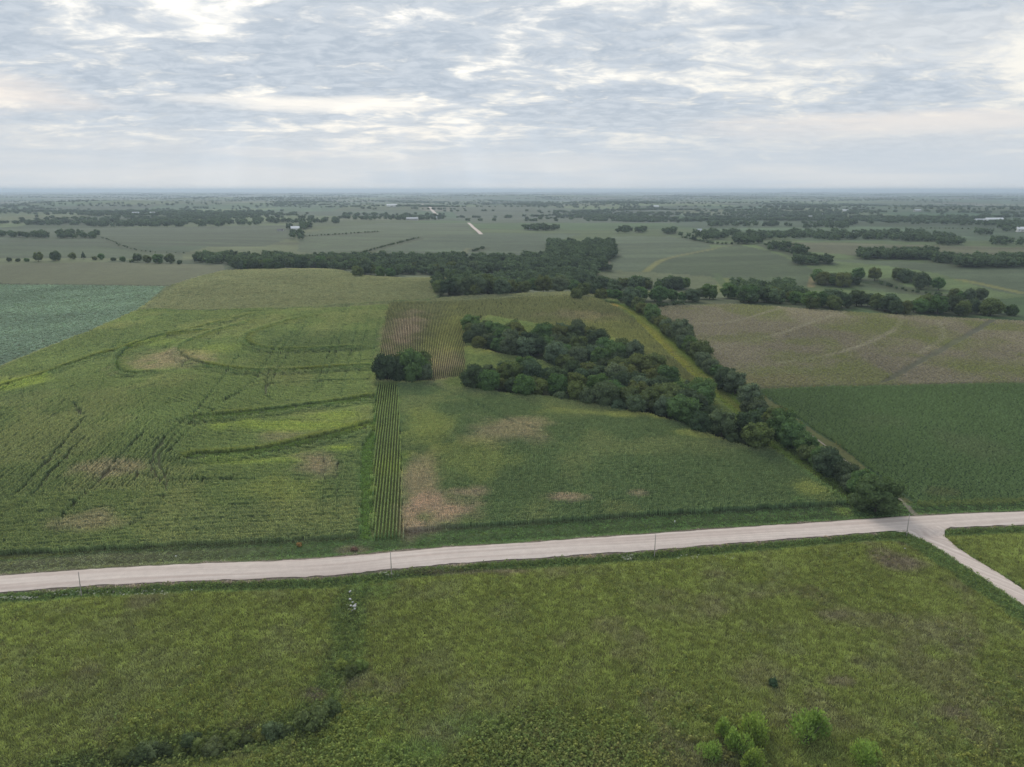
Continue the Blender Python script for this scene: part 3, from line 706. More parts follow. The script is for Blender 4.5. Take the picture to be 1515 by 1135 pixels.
def bush_source(seed, n_l, w, h, s0, s1, mat=None):
    """low leafy mound"""
    r = random.Random(seed); V, Fc = [], []
    for k in range(n_l):
        a = r.uniform(0, 6.28); u = r.random(); z = h * (1 - u * u) * r.uniform(.75, 1.05); q = w * u; x, y = q * math.cos(a), q * math.sin(a)
        nrm = Vector((x / w * 1.2 + r.uniform(-.6, .6), y / w * 1.2 + r.uniform(-.6, .6), .8)).normalized(); t = nrm.orthogonal().normalized(); t.rotate(__import__('mathutils').Quaternion(nrm, r.uniform(0, 6.28))); b = nrm.cross(t); s = r.uniform(s0, s1); n = len(V); p = Vector((x, y, z))
        V += [p - t * s, p - b * s * .7, p + t * s, p + b * s * .7]; Fc.append((n, n + 1, n + 2, n + 3))
    return source('leafy_mound', V, Fc, [mat or M_BLADE])


def cells(poly, sx, sy, ang=0.0, jit=.5, margin=0.0):
    c, s = math.cos(ang), math.sin(ang); R = np.array([[c, s], [-s, c]]); q = poly @ R.T
    lo, hi = q.min(0) - margin, q.max(0) + margin
    X, Y = np.meshgrid(np.arange(lo[0], hi[0], sx), np.arange(lo[1], hi[1], sy)); X = X + (rng.random(X.shape) - .5) * sx * jit; Y = Y + (rng.random(X.shape) - .5) * sy * jit
    P = np.c_[X.ravel(), Y.ravel()] @ R; return P[:, 0], P[:, 1]


def in_view(x, y, margin=90):
    u, v = project(x, y, hz(x, y)); return (u > -margin) & (u < 1515 + margin) & (v < 1135 + 140) & (y > 40)


def off_lines(x, y, lines, ws):
    k = np.ones(x.shape, bool)
    for ln, w in zip(lines, ws): k &= dist_line(ln, x, y, np.max(w) + 2)[0] > w
    return k


def clear_of_ways(x, y, road=6.0):
    k = dist_line(ROAD, x, y, 20)[0] > road
    k &= ~inside(np.vstack([SIDE_L, SIDE_R[::-1]]), x, y); k &= dist_line(LANE, x, y, 8)[0] > 1.8
    return k


SIDE_POLY = np.vstack([SIDE_L, SIDE_R[::-1]])
CORN_SRC = [corn_source(k) for k in range(4)]
R_N = np.hypot


def plant_corn():
    guide = smooth(W((-260, 860), (-60, 720), (60, 640), (150, 585), (230, 562), (300, 566), (400, 592), (548, 593)), 6)
    acc = []
    def add(x, y, ang, sc_, h=1.0):
        acc.append(np.c_[x, y, ang, sc_, np.full(len(x), 1.0) * h])
    # contour rows on the left hill
    x, y = cells(CORN_HILL, 1.0, 1.25, GRID_A, .9)
    r = R_N(x, y); keep = in_view(x, y) & inside(CORN_HILL, x, y)
    dens = np.where(r < 430, 1.0, np.clip((430 / r) ** 2 * 1.0, .12, 1)); keep &= rng.random(len(x)) < dens
    for p in GROVE: keep &= ~inside(p, x, y)
    keep &= ~inside(GRASS_LANE, x, y) & ~inside(STRAIGHT_ROWS, x, y)
    x, y = x[keep], y[keep]
    gp = .35 + 1.1 * fbm(x, y, 16, 3, 88)
    keep = off_lines(x, y, TERRACES, [w * gp for w in T_WIDTH]) & off_lines(x, y, TRACKS, [.98 * (.6 + .4 * gp)] * len(TRACKS)) & (dist_line(ROAD, x, y, 30)[0] > 16.3) & (dist_line(TAN_STRIP, x, y, 20)[0] > 6) & (dist_line(HEDGE, x, y, 20)[0] > 9)
    x, y = x[keep], y[keep]; r = R_N(x, y)
    left = ~inside(RIGHT_CORN, x, y) & ~inside(BACK_CORN, x, y)
    ang = np.full(len(x), GRID_A); s = np.where(r < 430, 1.0, np.clip(r / 430, 1, 2.6))
    sp = 1.4
    d, sd, an = dist_line(guide, x[left], y[left], 900); t = d * sd; tt = np.round(t / sp) * sp; sh = tt - t
    sh = np.where(dist_line(ROAD, x[left], y[left], 90)[0] < 62, 0, sh); nx, ny = -np.sin(an), np.cos(an); x[left] += nx * sh; y[left] += ny * sh; ang[left] = an
    near = left & (dist_line(ROAD, x, y, 90)[0] < 62); d, sd, an = dist_line(ROAD, x[near], y[near], 100); sh = np.round(d / sp) * sp - d; x[near] -= np.sin(an) * sh * sd; y[near] += np.cos(an) * sh * sd; ang[near] = an
    rt = ~left; u = x[rt] * GC + y[rt] * GS; v = -x[rt] * GS + y[rt] * GC; v = np.round(v / sp) * sp
    back = inside(BACK_CORN, x[rt], y[rt]); v = np.where(inside(RIGHT_CORN, x[rt], y[rt]), np.round((-x[rt] * GS + y[rt] * GC) / 1.0) * 1.0, v); u2 = np.where(back, np.round(u / 1.2) * 1.2, u); v = np.where(back, -x[rt] * GS + y[rt] * GC, v)
    x[rt] = u2 * GC - v * GS; y[rt] = u2 * GS + v * GC; ang[rt] = np.where(back, GRID_A + math.pi / 2, GRID_A)
    add(x, y, ang, s)
    # straight rows running up the slope beside the grass lane
    x, y = cells(STRAIGHT_ROWS, 1.25, 1.25, GRID_A, .2); k = inside(STRAIGHT_ROWS, x, y); x, y = x[k], y[k]
    u = x * GC + y * GS; v = -x * GS + y * GC; u = np.round(u / 1.25) * 1.25; x, y = u * GC - v * GS, u * GS + v * GC
    add(x, y, np.full(len(x), GRID_A + math.pi / 2), np.full(len(x), .92))
    A = np.vstack(acc); x, y = A[:, 0], A[:, 1]; n = len(A)
    c = plan(x, y) * (0.85 + .3 * rng.random(n))[:, None] * np.array([2.6, 2.78, 3.6])
    for ln, w in zip(TERRACES[:6], T_WIDTH):
        d, s, a = dist_line(ln, x, y, 14); c = blend(c, sstep(w + 5, w, d) * (s > 0) * np.clip(.15 + 1.1 * (fbm(x, y, 30, 3, 90) - .25), 0, .9), C['bright'] * 1.5)
    hs = A[:, 3] ** .25 * (.85 + .3 * fbm(x, y, 14, 3, 91)) * (.93 + .14 * rng.random(n))
    scl = np.c_[A[:, 3] * 1.45, A[:, 3], hs]
    P = np.c_[x, y, hz(x, y) - .05]
    scatter('corn_crop', P, A[:, 2] + np.where(rng.random(n) < .5, math.pi, 0), scl, c, CORN_SRC, 'green and yellowing corn rows covering the terraced hill', 'corn')


plant_corn()
SOY_SRC = [bush_source(40 + k, 20, .75, .95, .13, .24, M_LEAF_I) for k in range(3)]


def plant_soy():
    x, y = cells(SOY_RIGHT, .95, 1.05, GRID_A, .9); k = in_view(x, y) & inside(SOY_RIGHT, x, y) & clear_of_ways(x, y, 11) & (dist_line(LANE, x, y, 12)[0] > 4.0); x, y = x[k], y[k]; n = len(x)
    c = plan(x, y) * (.8 + .4 * rng.random(n))[:, None] * np.array([3.2, 2.5, 3.0])
    s = .85 + .3 * rng.random(n); edge = dist_line(SOY_RIGHT[4:], x, y, 8)[0]
    sz = s * (1 + .5 * sstep(5, 1, edge))
    scatter('soybean_crop', np.c_[x, y, hz(x, y)], rng.random(n) * 6.28, np.c_[s, s, sz * 1.15], c, SOY_SRC, 'dense dark green bean crop beside the field track', 'soybeans')
    x, y = cells(TAN_FIELD, 1.8, 1.8, GRID_A, .9); k = in_view(x, y) & inside(TAN_FIELD, x, y) & off_lines(x, y, [l for l, w, c_ in LINES_C[-3:-1]], [1.3, 1.3]) & (dist_line(HEDGE, x, y, 12)[0] > 8); x, y = x[k], y[k]; n = len(x)
    c = plan(x, y) * (.9 + .2 * rng.random(n))[:, None] * 1.75; s = 1.3 + .5 * rng.random(n)
    scatter('ripening_crop', np.c_[x, y, hz(x, y)], rng.random(n) * 6.28, np.c_[s, s, .55 * s], c, SOY_SRC, 'tan and patchy green ripening crop beyond the hedgerow', 'crop')


plant_soy()


def plant_far_soy():
    x, y = cells(SOY_LEFT, 2.6, 2.6, GRID_A + .5, .8); k = in_view(x, y) & inside(SOY_LEFT, x, y); x, y = x[k], y[k]; n = len(x)
    u = x * math.cos(.6) + y * math.sin(.6); v = -x * math.sin(.6) + y * math.cos(.6); v = np.round(v / 3.0) * 3.0; x, y = u * math.cos(.6) - v * math.sin(.6), u * math.sin(.6) + v * math.cos(.6)
    c = plan(x, y) * (.85 + .3 * rng.random(n))[:, None] * np.array([2.4, 2.4, 3.3]); s = 2.4 + .8 * rng.random(n)
    scatter('bean_crop', np.c_[x, y, hz(x, y)], rng.random(n) * 6.28, np.c_[s * 1.1, s, .32 * s], c, SOY_SRC, 'dull blue-green bean crop beyond the pale edge of the corn hill', 'soybeans')


plant_far_soy()
GRASS_SRC = [grass_source(60 + k, 20, .55, .35, .85, .025, .055, .8) for k in range(4)] + [grass_source(70, 14, .7, .3, .6, .05, .10, 1.2)]
WEED_SRC = [bush_source(80 + k, 26, .7, .9, .09, .2) for k in range(3)]
PRAIRIE = np.array([(-330, 40), (330, 40), (330, 330), (-330, 330)], float)


def plant_grass():
    x, y = cells(PRAIRIE, .72, .72, .3, 1.0); k = in_view(x, y, 60); x, y = x[k], y[k]
    d, s, a = dist_line(ROAD, x, y, 900); south = (s < 0)
    k = (d > 5.2) & (south | (d < 16.8)) & ~inside(SIDE_POLY, x, y); x, y, d, s = x[k], y[k], d[k], s[k]
    k = ~((s > 0) & (rng.random(len(x)) < .45)); x, y, d, s = x[k], y[k], d[k], s[k]
    n = len(x); c = plan(x, y) * ((.72 + .56 * rng.random(n)) * np.clip(.52 + .96 * fbm(x, y, 1.3, 3, 93), .5, 1.5))[:, None] * np.array([2.75, 2.8, 3.6])
    # yellow seed heads and dry stalks among the green
    q = rng.random(n); c = blend(c, (q > .93) * .6, C['yellow']); c = blend(c, (q < .06) * .6, C['dead'])
    hgt = (.35 + .6 * fbm(x, y, 7, 3, 95) + .7 * fbm(x, y, 1.5, 3, 93)) * np.where(s > 0, .45, 1.0); w = .8 + .5 * rng.random(n)
    lean = np.c_[(fbm(x, y, 18, 2, 96) - .5) * .9, (fbm(x, y, 18, 2, 97) - .5) * .9, rng.random(n) * 6.28]
    scatter('prairie_grass', np.c_[x, y, hz(x, y)], lean, np.c_[w, w, hgt * 1.1], c, GRASS_SRC, 'rough green and yellow prairie grass along the gravel road', 'grass')
    # broad-leaved weeds: ditches, the gully, the side-road bank, patches in the prairie
    x, y = cells(PRAIRIE, .8, .8, .1, 1.0); k = in_view(x, y, 60); x, y = x[k], y[k]
    d, s, a = dist_line(ROAD, x, y, 900); g = dist_line(GULLY, x, y, 40)[0]; sl = dist_line(SIDE_L, x, y, 20)[0]
    pr = sstep(10.5, 8, d) * (s < 0) * (d > 5.4) + sstep(7, 1.5, g) * .7 * (s < 0) + sstep(8.5, 6, sl) * (s < 0)
    pr = np.maximum(pr, (s < 0) * sstep(.56, .72, fbm(x, y, 22, 3, 98)) * .30)
    low = sstep(158, 138, y + x * .15) * (s < 0) * sstep(.30, .52, fbm(x, y, 14, 3, 99)) * .9 * sstep(-75, -35, x) * sstep(48, 18, x); pr = np.maximum(pr, low)
    pr *= (d > 5.4) & ~inside(SIDE_POLY, x, y)
    k = rng.random(len(x)) < pr; x, y = x[k], y[k]; n = len(x)
    q = rng.random(n)[:, None]; c = (C['weeds'] * (1 - q) + plan(x, y) * q) * (.75 + .5 * rng.random(n))[:, None] * np.array([2.7, 2.5, 2.3])
    c = blend(c, sstep(160, 140, y + x * .15) * sstep(-75, -35, x) * sstep(48, 18, x) * .6 * rng.random(n), np.array([.24, .32, .10]))
    sz = .7 + .8 * rng.random(n) ** 2 + .5 * sstep(165, 140, y)
    scatter('broadleaf_weeds', np.c_[x, y, hz(x, y)], rng.random(n) * 6.28, np.c_[sz, sz, sz * (.7 + .5 * rng.random(n))], c, WEED_SRC, 'dark leafy weeds filling the roadside ditch and gully', 'weeds')
    # grass under and beside the hedgerow, terraces and grass lane
    acc = []
    for ln, w in list(zip(TERRACES[:6], T_WIDTH)) + [(TAN_STRIP, 6), (HEDGE, 10)]:
        q = resample(ln, 1.0); m = int(len(q) * w * 1.2); i = rng.integers(0, len(q), m); acc.append(offset(q, 0.0)[i] + (rng.random((m, 2)) - .5) * 2 * w)
    x, y = cells(GRASS_LANE, 1.1, 1.1, 0, 1); k = inside(GRASS_LANE, x, y); acc.append(np.c_[x[k], y[k]])
    A = np.vstack(acc); x, y = A.T; k = clear_of_ways(x, y, 14); x, y = x[k], y[k]; n = len(x)
    c = plan(x, y) * (.75 + .5 * rng.random(n))[:, None] * 2.1; w = 1.5 + .8 * rng.random(n)
    scatter('terrace_grass', np.c_[x, y, hz(x, y)], rng.random(n) * 6.28, np.c_[w, w, .8 + .5 * rng.random(n)], c, GRASS_SRC, 'grass strips on terrace banks, lane and hedgerow margins', 'grass')


plant_grass()


# ------------------------------------------------------------------ trees
def ico(sub=2):
    import bmesh
    bm = bmesh.new(); bmesh.ops.create_icosphere(bm, subdivisions=sub, radius=1.0); V = np.array([v.co[:] for v in bm.verts]); Fc = [tuple(v.index for v in f.verts) for f in bm.faces]; bm.free(); return V, Fc


ICO2, ICO2F = ico(2); ICO1, ICO1F = ico(1)


def crown_mesh(seed, h=10.0, w=9.0, z0=.22, n_lobe=13, n_leaf=1500, ls=(.22, .48), shape='round', core=(ICO2, ICO2F)):
    g = np.random.default_rng(seed); V, Fc = [], []; nv = 0
    cz = h * (z0 + 1) / 2; hz_ = h * (1 - z0) / 2; lobes = [(np.array([0, 0, cz]), .62 * min(w / 2, hz_))]
    for k in range(n_lobe):
        a = k * 2.4 + g.uniform(-.4, .4); t = (k + .5) / n_lobe * 1.75 - .85; c = math.sqrt(max(0, 1 - t * t))
        if shape == 'cone': rad = (1 - (t + .85) / 1.8) * w * .30; rl = (.16 + .30 * (1 - (t + .85) / 1.8)) * w * .5
        elif shape == 'shrub': rad = c * w * .36; rl = g.uniform(.20, .30) * w
        else: rad = c * w * .34 * g.uniform(.8, 1.15); rl = g.uniform(.17, .27) * w
        z = cz + t * hz_ * .72 + g.uniform(-.05, .05) * h; lobes.append((np.array([rad * math.cos(a), rad * math.sin(a), z]), rl))
    LC = np.array([l[0] for l in lobes]); LRd = np.array([l[1] for l in lobes])
    for (c, rl) in lobes:
        j = 1 + (g.random(len(core[0])) - .5) * .35
        vv = core[0] * (rl * .80 * j)[:, None] * np.array([1, 1, .85]) + c; V.append(vv); Fc += [tuple(i + nv for i in f) for f in core[1]]; nv += len(vv)
    area = LRd ** 2; cnt = np.maximum(8, (n_leaf * area / area.sum()).astype(int))
    for i, (c, rl) in enumerate(lobes):
        d = g.normal(size=(cnt[i] * 2, 3)); d[:, 2] += .25; d /= np.linalg.norm(d, axis=1)[:, None]
        p = c + d * (rl * g.uniform(.82, 1.12, len(d)))[:, None] * np.array([1, 1, .88])
        dd = np.linalg.norm(p[:, None] - LC[None], axis=2) / LRd[None]; dd[:, i] = 9; k = (dd.min(1) > .82) & (p[:, 2] > h * z0 * .55); p, d = p[k][:cnt[i]], d[k][:cnt[i]]
        nr = d + g.normal(size=d.shape) * .45; nr /= np.linalg.norm(nr, axis=1)[:, None]; t = np.cross(nr, g.normal(size=nr.shape)); t /= np.linalg.norm(t, axis=1)[:, None]; b = np.cross(nr, t)
        s = g.uniform(ls[0], ls[1], len(p))[:, None]
        q = np.stack([p - t * s, p - b * s * .75, p + t * s * 1.05 + nr * s * .2, p + b * s * .75], 1).reshape(-1, 3); V.append(q); m = len(p)
        Fc += [(nv + 4 * e, nv + 4 * e + 1, nv + 4 * e + 2, nv + 4 * e + 3) for e in range(m)]; nv += 4 * m
    return np.vstack(V), Fc


def tube(path, radii, sides=7):
    V, Fc = [], []; path = [Vector(p) for p in path]
    for k, p in enumerate(path):
        d = (path[min(k + 1, len(path) - 1)] - path[max(k - 1, 0)]).normalized(); u = d.orthogonal().normalized(); v = d.cross(u)
        for s in range(sides):
            a = 2 * math.pi * s / sides; V.append(p + (u * math.cos(a) + v * math.sin(a)) * radii[k])
    for k in range(len(path) - 1):
        for s in range(sides): Fc.append((k * sides + s, k * sides + (s + 1) % sides, (k + 1) * sides + (s + 1) % sides, (k + 1) * sides + s))
    Fc.append(tuple(range((len(path) - 1) * sides, len(path) * sides))); return V, Fc


def merge(parts):
    V, Fc = [], []
    for v, f in parts: n = len(V); V += [tuple(q) for q in v]; Fc += [tuple(i + n for i in k) for k in f]
    return V, Fc


def trunk_mesh(seed, h=10.0, limbs=5, r0=.28, reach=.32):
    r = random.Random(seed); top = (r.uniform(-.3, .3), r.uniform(-.3, .3), h * .72)
    parts = [tube([(0, 0, -.6), (0, 0, .05), (top[0] * .3, top[1] * .3, h * .3), top], [r0 * 1.5, r0 * 1.15, r0 * .8, r0 * .15])]
    for k in range(limbs):
        a = k * 2.4 + r.uniform(-.4, .4); z = h * (.22 + .4 * k / max(1, limbs)); l = h * reach * r.uniform(.7, 1.0)
        parts.append(tube([(0, 0, z), (math.cos(a) * l * .5, math.sin(a) * l * .5, z + l * .45), (math.cos(a) * l, math.sin(a) * l, z + l * .75)], [r0 * .5, r0 * .35, r0 * .08], 5))
    return merge(parts)


def to_mesh(name, V, Fc, mat):
    me = bpy.data.meshes.new(name); me.from_pydata([tuple(map(float, v)) for v in V], [], Fc); me.materials.append(mat); return me


KINDS = {}
for k in range(5): KINDS['round%d' % k] = (to_mesh('crown', *crown_mesh(100 + k, 10, 9.5 + .5 * (k % 3), .03, 14 + k % 3, 1700), M_TREE), to_mesh('trunk', *trunk_mesh(k), M_BARK))
for k in range(2): KINDS['tall%d' % k] = (to_mesh('crown', *crown_mesh(120 + k, 13, 7.5, .05, 15, 1600), M_TREE), to_mesh('trunk', *trunk_mesh(20 + k, 13), M_BARK))
for k in range(3): KINDS['bush%d' % k] = (to_mesh('crown', *crown_mesh(130 + k, 5.5, 7.0, .02, 11, 1000, (.18, .40), 'shrub'), M_TREE), to_mesh('trunk', *trunk_mesh(30 + k, 5.5, 5, .12), M_BARK))
KINDS['cone0'] = (to_mesh('crown', *crown_mesh(140, 11, 5.5, .06, 14, 1200, (.18, .36), 'cone'), M_TREE), to_mesh('trunk', *trunk_mesh(41, 11, 3, .2, .1), M_BARK))
N_TREES = 0


HUES = {'deep green': (.80, .80, .86), 'olive': (1.22, 1.08, .84), 'fresh green': (1.0, 1.18, .90), 'grey-green': (1.12, 1.08, 1.26)}


def tree(xy, kind, s, label, group, tint=None, name='tree', cat='tree', sz=None):
    global N_TREES
    hue_m = (1, 1, 1)
    if group and '%s' in label:
        hn = random.choice(list(HUES)); hue_m = HUES[hn]; big = random.random() < .5; s = s * (1.14 if big else .88)
        label = label % ((('large ' if big else 'small ') + hn)); group = group
    x, y = float(xy[0]), float(xy[1]); N_TREES += 1
    e = empty(name, (x, y, float(hz(x, y)) - .1), random.uniform(0, 6.28), (s * random.uniform(.9, 1.12), s * random.uniform(.9, 1.12), s * (sz or 1.0) * random.uniform(.92, 1.1)))
    cm, tm = KINDS[kind]
    for nm, me in (('trunk', tm), ('crown', cm)):
        o = bpy.data.objects.new(nm, me); COL.objects.link(o); o.parent = e
        if nm == 'crown':
            t = np.array(tint if tint is not None else (.055, .078, .034)) * np.array(hue_m) * 2.1; v = random.uniform(.85, 1.15); hue = random.uniform(-.5, .5)
            o.color = (t[0] * v * (1 + .14 * hue), t[1] * v, t[2] * v * (1 - .12 * hue), 1)
    tag(e, label, cat, group); return e


def poisson(poly, rad, n_try=6000, taken=None):
    lo, hi = poly.min(0), poly.max(0); out = list(taken) if taken is not None else []; n0 = len(out); C0 = np.array(out).reshape(-1, 2)
    for _ in range(n_try):
        p = lo + rng.random(2) * (hi - lo)
        if not inside(poly, p[:1], p[1:])[0]: continue
        if len(out) and (((np.array(out) - p) ** 2).sum(1) < rad * rad).any(): continue
        out.append(p)
    return out[n0:], out


ROUND = ['round0', 'round1', 'round2', 'round3', 'round4']
# the grove in the draw between the two corn slopes
new, taken = poisson(GROVE[0], 10.2)
for p in new:
    tree(p, random.choice(ROUND + ['round1', 'bush0']), random.uniform(1.1, 1.4), '%s tree in the upper arm of the grove on the corn hillside', 'trees in the upper arm of the hillside grove', (.060, .081, .043))
new, taken = poisson(GROVE[1], 8.8, 6000, taken)
for p in new:
    tree(p, random.choice(ROUND + ['bush1', 'bush2']), random.uniform(1.0, 1.3), '%s tree in the lower edge of the grove above the dark corn', 'trees along the lower edge of the hillside grove', (.054, .078, .038))
print('grove', N_TREES)
# the hedgerow beside the track
hp = resample(HEDGE, 1.0); d_ = 0; L_ = len(hp)
spots = []
k = 4
while k < L_ - 3:
    spots.append((hp[k], k / L_)); k += int(random.uniform(7.5, 12.0) if k / L_ < .42 else random.uniform(6.0, 9.0))
for (p, t) in spots:
    if .66 < t < .70: continue
    s = (1.22 if t < .42 else 1.02) * random.uniform(.85, 1.2)
    tree(p + np.array([random.uniform(-2, 2), 0]), random.choice(ROUND + ['bush0']), s, '%s tree in the hedgerow between the corn and the field track', 'hedgerow trees beside the field track', (.060, .081, .043))
q = W((1295, 757))[0]; tree(q, 'round2', 1.42, 'big broad tree at the road end of the hedgerow', None, (.060, .082, .034))
q = W((1268, 751))[0]; tree(q, 'bush1', .95, 'low leafy shrub beneath the big roadside hedgerow tree', None, (.060, .085, .040), 'shrub', 'shrub')
for q in W((1143, 640), (1120, 612)): tree(q, 'round3', .95, 'separate round tree standing in a gap of the hedgerow', 'trees in the hedgerow gap', (.060, .081, .043))
# the lone clump in the corn
for (px, py, kd, s) in ((572, 565, 'round0', 1.3), (590, 566, 'round1', 1.42), (610, 566, 'round4', 1.38), (628, 565, 'round2', 1.15), (583, 556, 'round3', 1.45), (604, 555, 'round2', 1.5), (622, 557, 'round0', 1.3)):
    tree(W((px, py))[0], kd, s, '%s tree of the lone thicket standing in the corn', 'lone thicket in the corn field', (.052, .074, .040), sz=1.18)
# a dead grey tree at the edge of the thicket
q = W((563, 560))[0]; e = empty('dead_tree', (q[0], q[1], float(hz(*q)))); tag(e, 'bare grey dead tree at the edge of the lone thicket', 'tree')
mesh_obj('trunk', *tube([(0, 0, -.3), (-.3, 0, 5), (-.9, .2, 10), (-1.0, .3, 15)], [.3, .24, .15, .03]), M_DEADWOOD, e)
rd = random.Random(5)
for k in range(11):
    a = rd.uniform(0, 6.28); z = rd.uniform(5, 13); l = rd.uniform(2, 4.2)
    mesh_obj('branch', *tube([(-.3 - (z - 5) * .07, 0, z), (-.5 + math.cos(a) * l * .5, math.sin(a) * l * .5, z + l * .45), (-.6 + math.cos(a) * l, math.sin(a) * l, z + l * .9)], [.11, .08, .02], 5), M_DEADWOOD, e)


def band(boxes, n, label, group, s0, s1, kinds=ROUND, tint=(.055, .076, .038)):
    """trees whose feet fall inside pixel boxes (x0, x1, y0, y1)"""
    tot = sum((b[1] - b[0]) * max(2, b[3] - b[2]) ** .6 for b in boxes)
    for b in boxes:
        m = max(1, round(n * (b[1] - b[0]) * max(2, b[3] - b[2]) ** .6 / tot))
        for k in range(m):
            px = b[0] + (b[1] - b[0]) * (k + random.uniform(.1, .9)) / m; py = random.uniform(b[2], b[3])
            tree(W((px, py))[0], random.choice(kinds), random.uniform(s0, s1), label, group, tint)


BANDS = [
    ([(345, 420, 398, 402), (420, 530, 394, 399)], 24, '%s tree in the creek wood behind the pale hill crest', 'creek wood behind the pale crest', 1.3, 1.6),
    ([(525, 600, 404, 412), (600, 716, 401, 408)], 18, '%s tree in the creek wood in the dip between the two corn crests', 'creek wood between the crests', 1.3, 1.6),
    ([(645, 760, 434, 440), (740, 850, 428, 434)], 20, '%s tree of the wood edge bordering the domed corn crest', 'wood edge at the domed crest', 1.3, 1.7),
    ([(850, 925, 432, 446)], 10, '%s tree where the creek wood meets the hedgerow', 'creek wood at the hedgerow head', 1.1, 1.4),
    ([(885, 1015, 424, 430), (930, 1015, 444, 449), (1015, 1052, 441, 447)], 20, '%s tree in the creek belt along the tan field', 'creek belt at the tan field', 1.1, 1.4),
    ([(1075, 1190, 441, 450), (1190, 1300, 452, 459), (1300, 1410, 459, 465), (1410, 1480, 463, 469)], 40, '%s tree in the long belt along the far edge of the tan field', 'long belt beyond the tan field', 1.05, 1.5),
    ([(1208, 1275, 408, 425)], 9, '%s tree in the spur of wood running up between green fields', 'wood spur between green fields', 1.2, 1.6),
    ([(1288, 1330, 412, 417), (1330, 1358, 414, 420), (1355, 1390, 424, 432), (1408, 1455, 436, 446)], 11, '%s tree in the broken line along the small green field', 'broken tree line by the small green field', 1.1, 1.6),
]
for b in BANDS: band(*b)
q = W((1494, 467))[0]; tree(q, 'round1', 1.0, 'lone round tree at the far end of the long belt', None)
for i, (px, py, kd, s) in enumerate(((14, 387, 'round0', .75), (27, 387, 'bush1', .9), (40, 387, 'bush2', 1.0), (57, 387, 'round3', 1.15), (82, 386, 'round1', 1.15), (108, 384, 'round4', 1.05), (124, 384, 'cone0', 1.2), (150, 384, 'round2', 1.0), (168, 386, 'bush0', 1.1), (182, 387, 'round0', .95),
                                      (204, 388, 'round3', 1.15), (218, 389, 'round1', 1.0), (234, 390, 'round2', 1.15), (252, 390, 'round4', 1.1), (266, 391, 'bush1', 1.1), (140, 385, 'bush1', .8), (195, 388, 'bush2', .9))):
    if kd == 'cone0': tree(W((px, py))[0], kd, s, 'narrow conical evergreen in the row behind the olive field', None, (.045, .062, .036))
    else: tree(W((px, py))[0], kd, s, '%s tree in the spaced row along the back of the olive field', 'spaced tree row behind the olive field')
print('trees', N_TREES, len([o for o in bpy.data.objects if o.get('category') == 'tree']))

# shrubs in the prairie
M_WILLOW = leaf_material('willow_leaf', 'OBJECT', .45, var=.3)


def willow_mesh(seed, h=3.2, w=3.4, n=1300):
    g = np.random.default_rng(seed); V, Fc = [], []
    for k in range(n):
        if k == 0: mounds = [(g.uniform(-.3, .3) * w, g.uniform(-.3, .3) * w, g.uniform(.22, .34) * w, h * g.uniform(.6, 1.05)) for _ in range(6)]
        mx_, my_, mr_, mh_ = mounds[k % 6]
        a = g.uniform(0, 6.28); q = mr_ * math.sqrt(g.random()); u = q / mr_; ztop = mh_ * (1 - .6 * u * u); z = ztop * g.uniform(.1, 1) ** .6
        p = np.array([mx_ + q * math.cos(a), my_ + q * math.sin(a), z]); d = np.array([math.cos(a) * u * .6, math.sin(a) * u * .6, 1]) + g.normal(size=3) * .28; d /= np.linalg.norm(d); t = np.cross(d, g.normal(size=3)); t /= np.linalg.norm(t); l = g.uniform(.25, .5); wd = g.uniform(.05, .10); m = len(V)
        V += [p, p + d * l * .5 + t * wd, p + d * l, p + d * l * .5 - t * wd]; Fc.append((m, m + 1, m + 2, m + 3))
    return V, Fc


for k in range(3): KINDS['willow%d' % k] = (to_mesh('crown', *willow_mesh(150 + k), M_WILLOW), to_mesh('stems', *merge([tube([(0, 0, -.1), (math.cos(j * 1.05) * .5, math.sin(j * 1.05) * .5, 1.2), (math.cos(j * 1.05) * 1.0, math.sin(j * 1.05) * 1.0, 2.4)], [.06, .045, .01], 5) for j in range(6)]), M_BARK))
for i, (px, py, s, lab) in enumerate(((1113, 1092, 1.45, 'broad bright green willow shrub, tallest of the tight cluster in the prairie'), (1070, 1090, 1.0, 'small bright willow shrub on the road side of the tight cluster'), (1095, 1112, 1.25, 'bright willow shrub in the middle of the tight cluster'),
                                      (1052, 1122, .95, 'dull green willow shrub at the edge of the tight cluster'), (1112, 1140, 1.2, 'willow shrub in front of the tight cluster'), (1195, 1096, 1.75, 'wide bright green willow shrub beside the tight cluster'), (1276, 1126, 1.2, 'single small willow shrub standing apart from the cluster'))):
    e = tree(W((px, py))[0], 'willow%d' % (i % 3), s * 1.55, lab, None, (.120, .168, .050), 'willow_shrub', 'shrub')
q = W((1144, 1016))[0]; tree(q, 'bush0', .30, 'tiny dark shrub alone in the open prairie', None, (.045, .070, .038), 'shrub', 'shrub', 1.3)
for (px, py, s, lab) in ((465, 1075, .75, 'large dark green bush on the gully bank'), (490, 1058, .45, 'small bush beside the large gully bush'), (405, 1092, .42, None), (385, 1096, .36, None), (425, 1089, .34, None), (345, 1104, .36, None), (300, 1112, .50, None), (318, 1116, .40, None), (285, 1106, .38, None), (265, 1116, .3, None), (243, 1118, .42, None), (222, 1120, .40, None), (190, 1126, .62, None), (205, 1128, .45, None),
                          (365, 1100, .30, None), (535, 990, .32, 'yellow-green bush at the upper end of the gully thicket'), (520, 1000, .36, 'bush in the gully thicket below the rubble'), (505, 990, .34, 'olive bush on the gully head')):
    tree(W((px, py))[0], random.choice(['bush0', 'bush1', 'bush2']), s * 1.45, lab or '%s bush in the low row along the gully', None if lab else 'bush row along the gully', (.12, .15, .045) if lab and ('yellow' in lab or 'olive' in lab) else (.066, .086, .036), 'shrub', 'shrub')
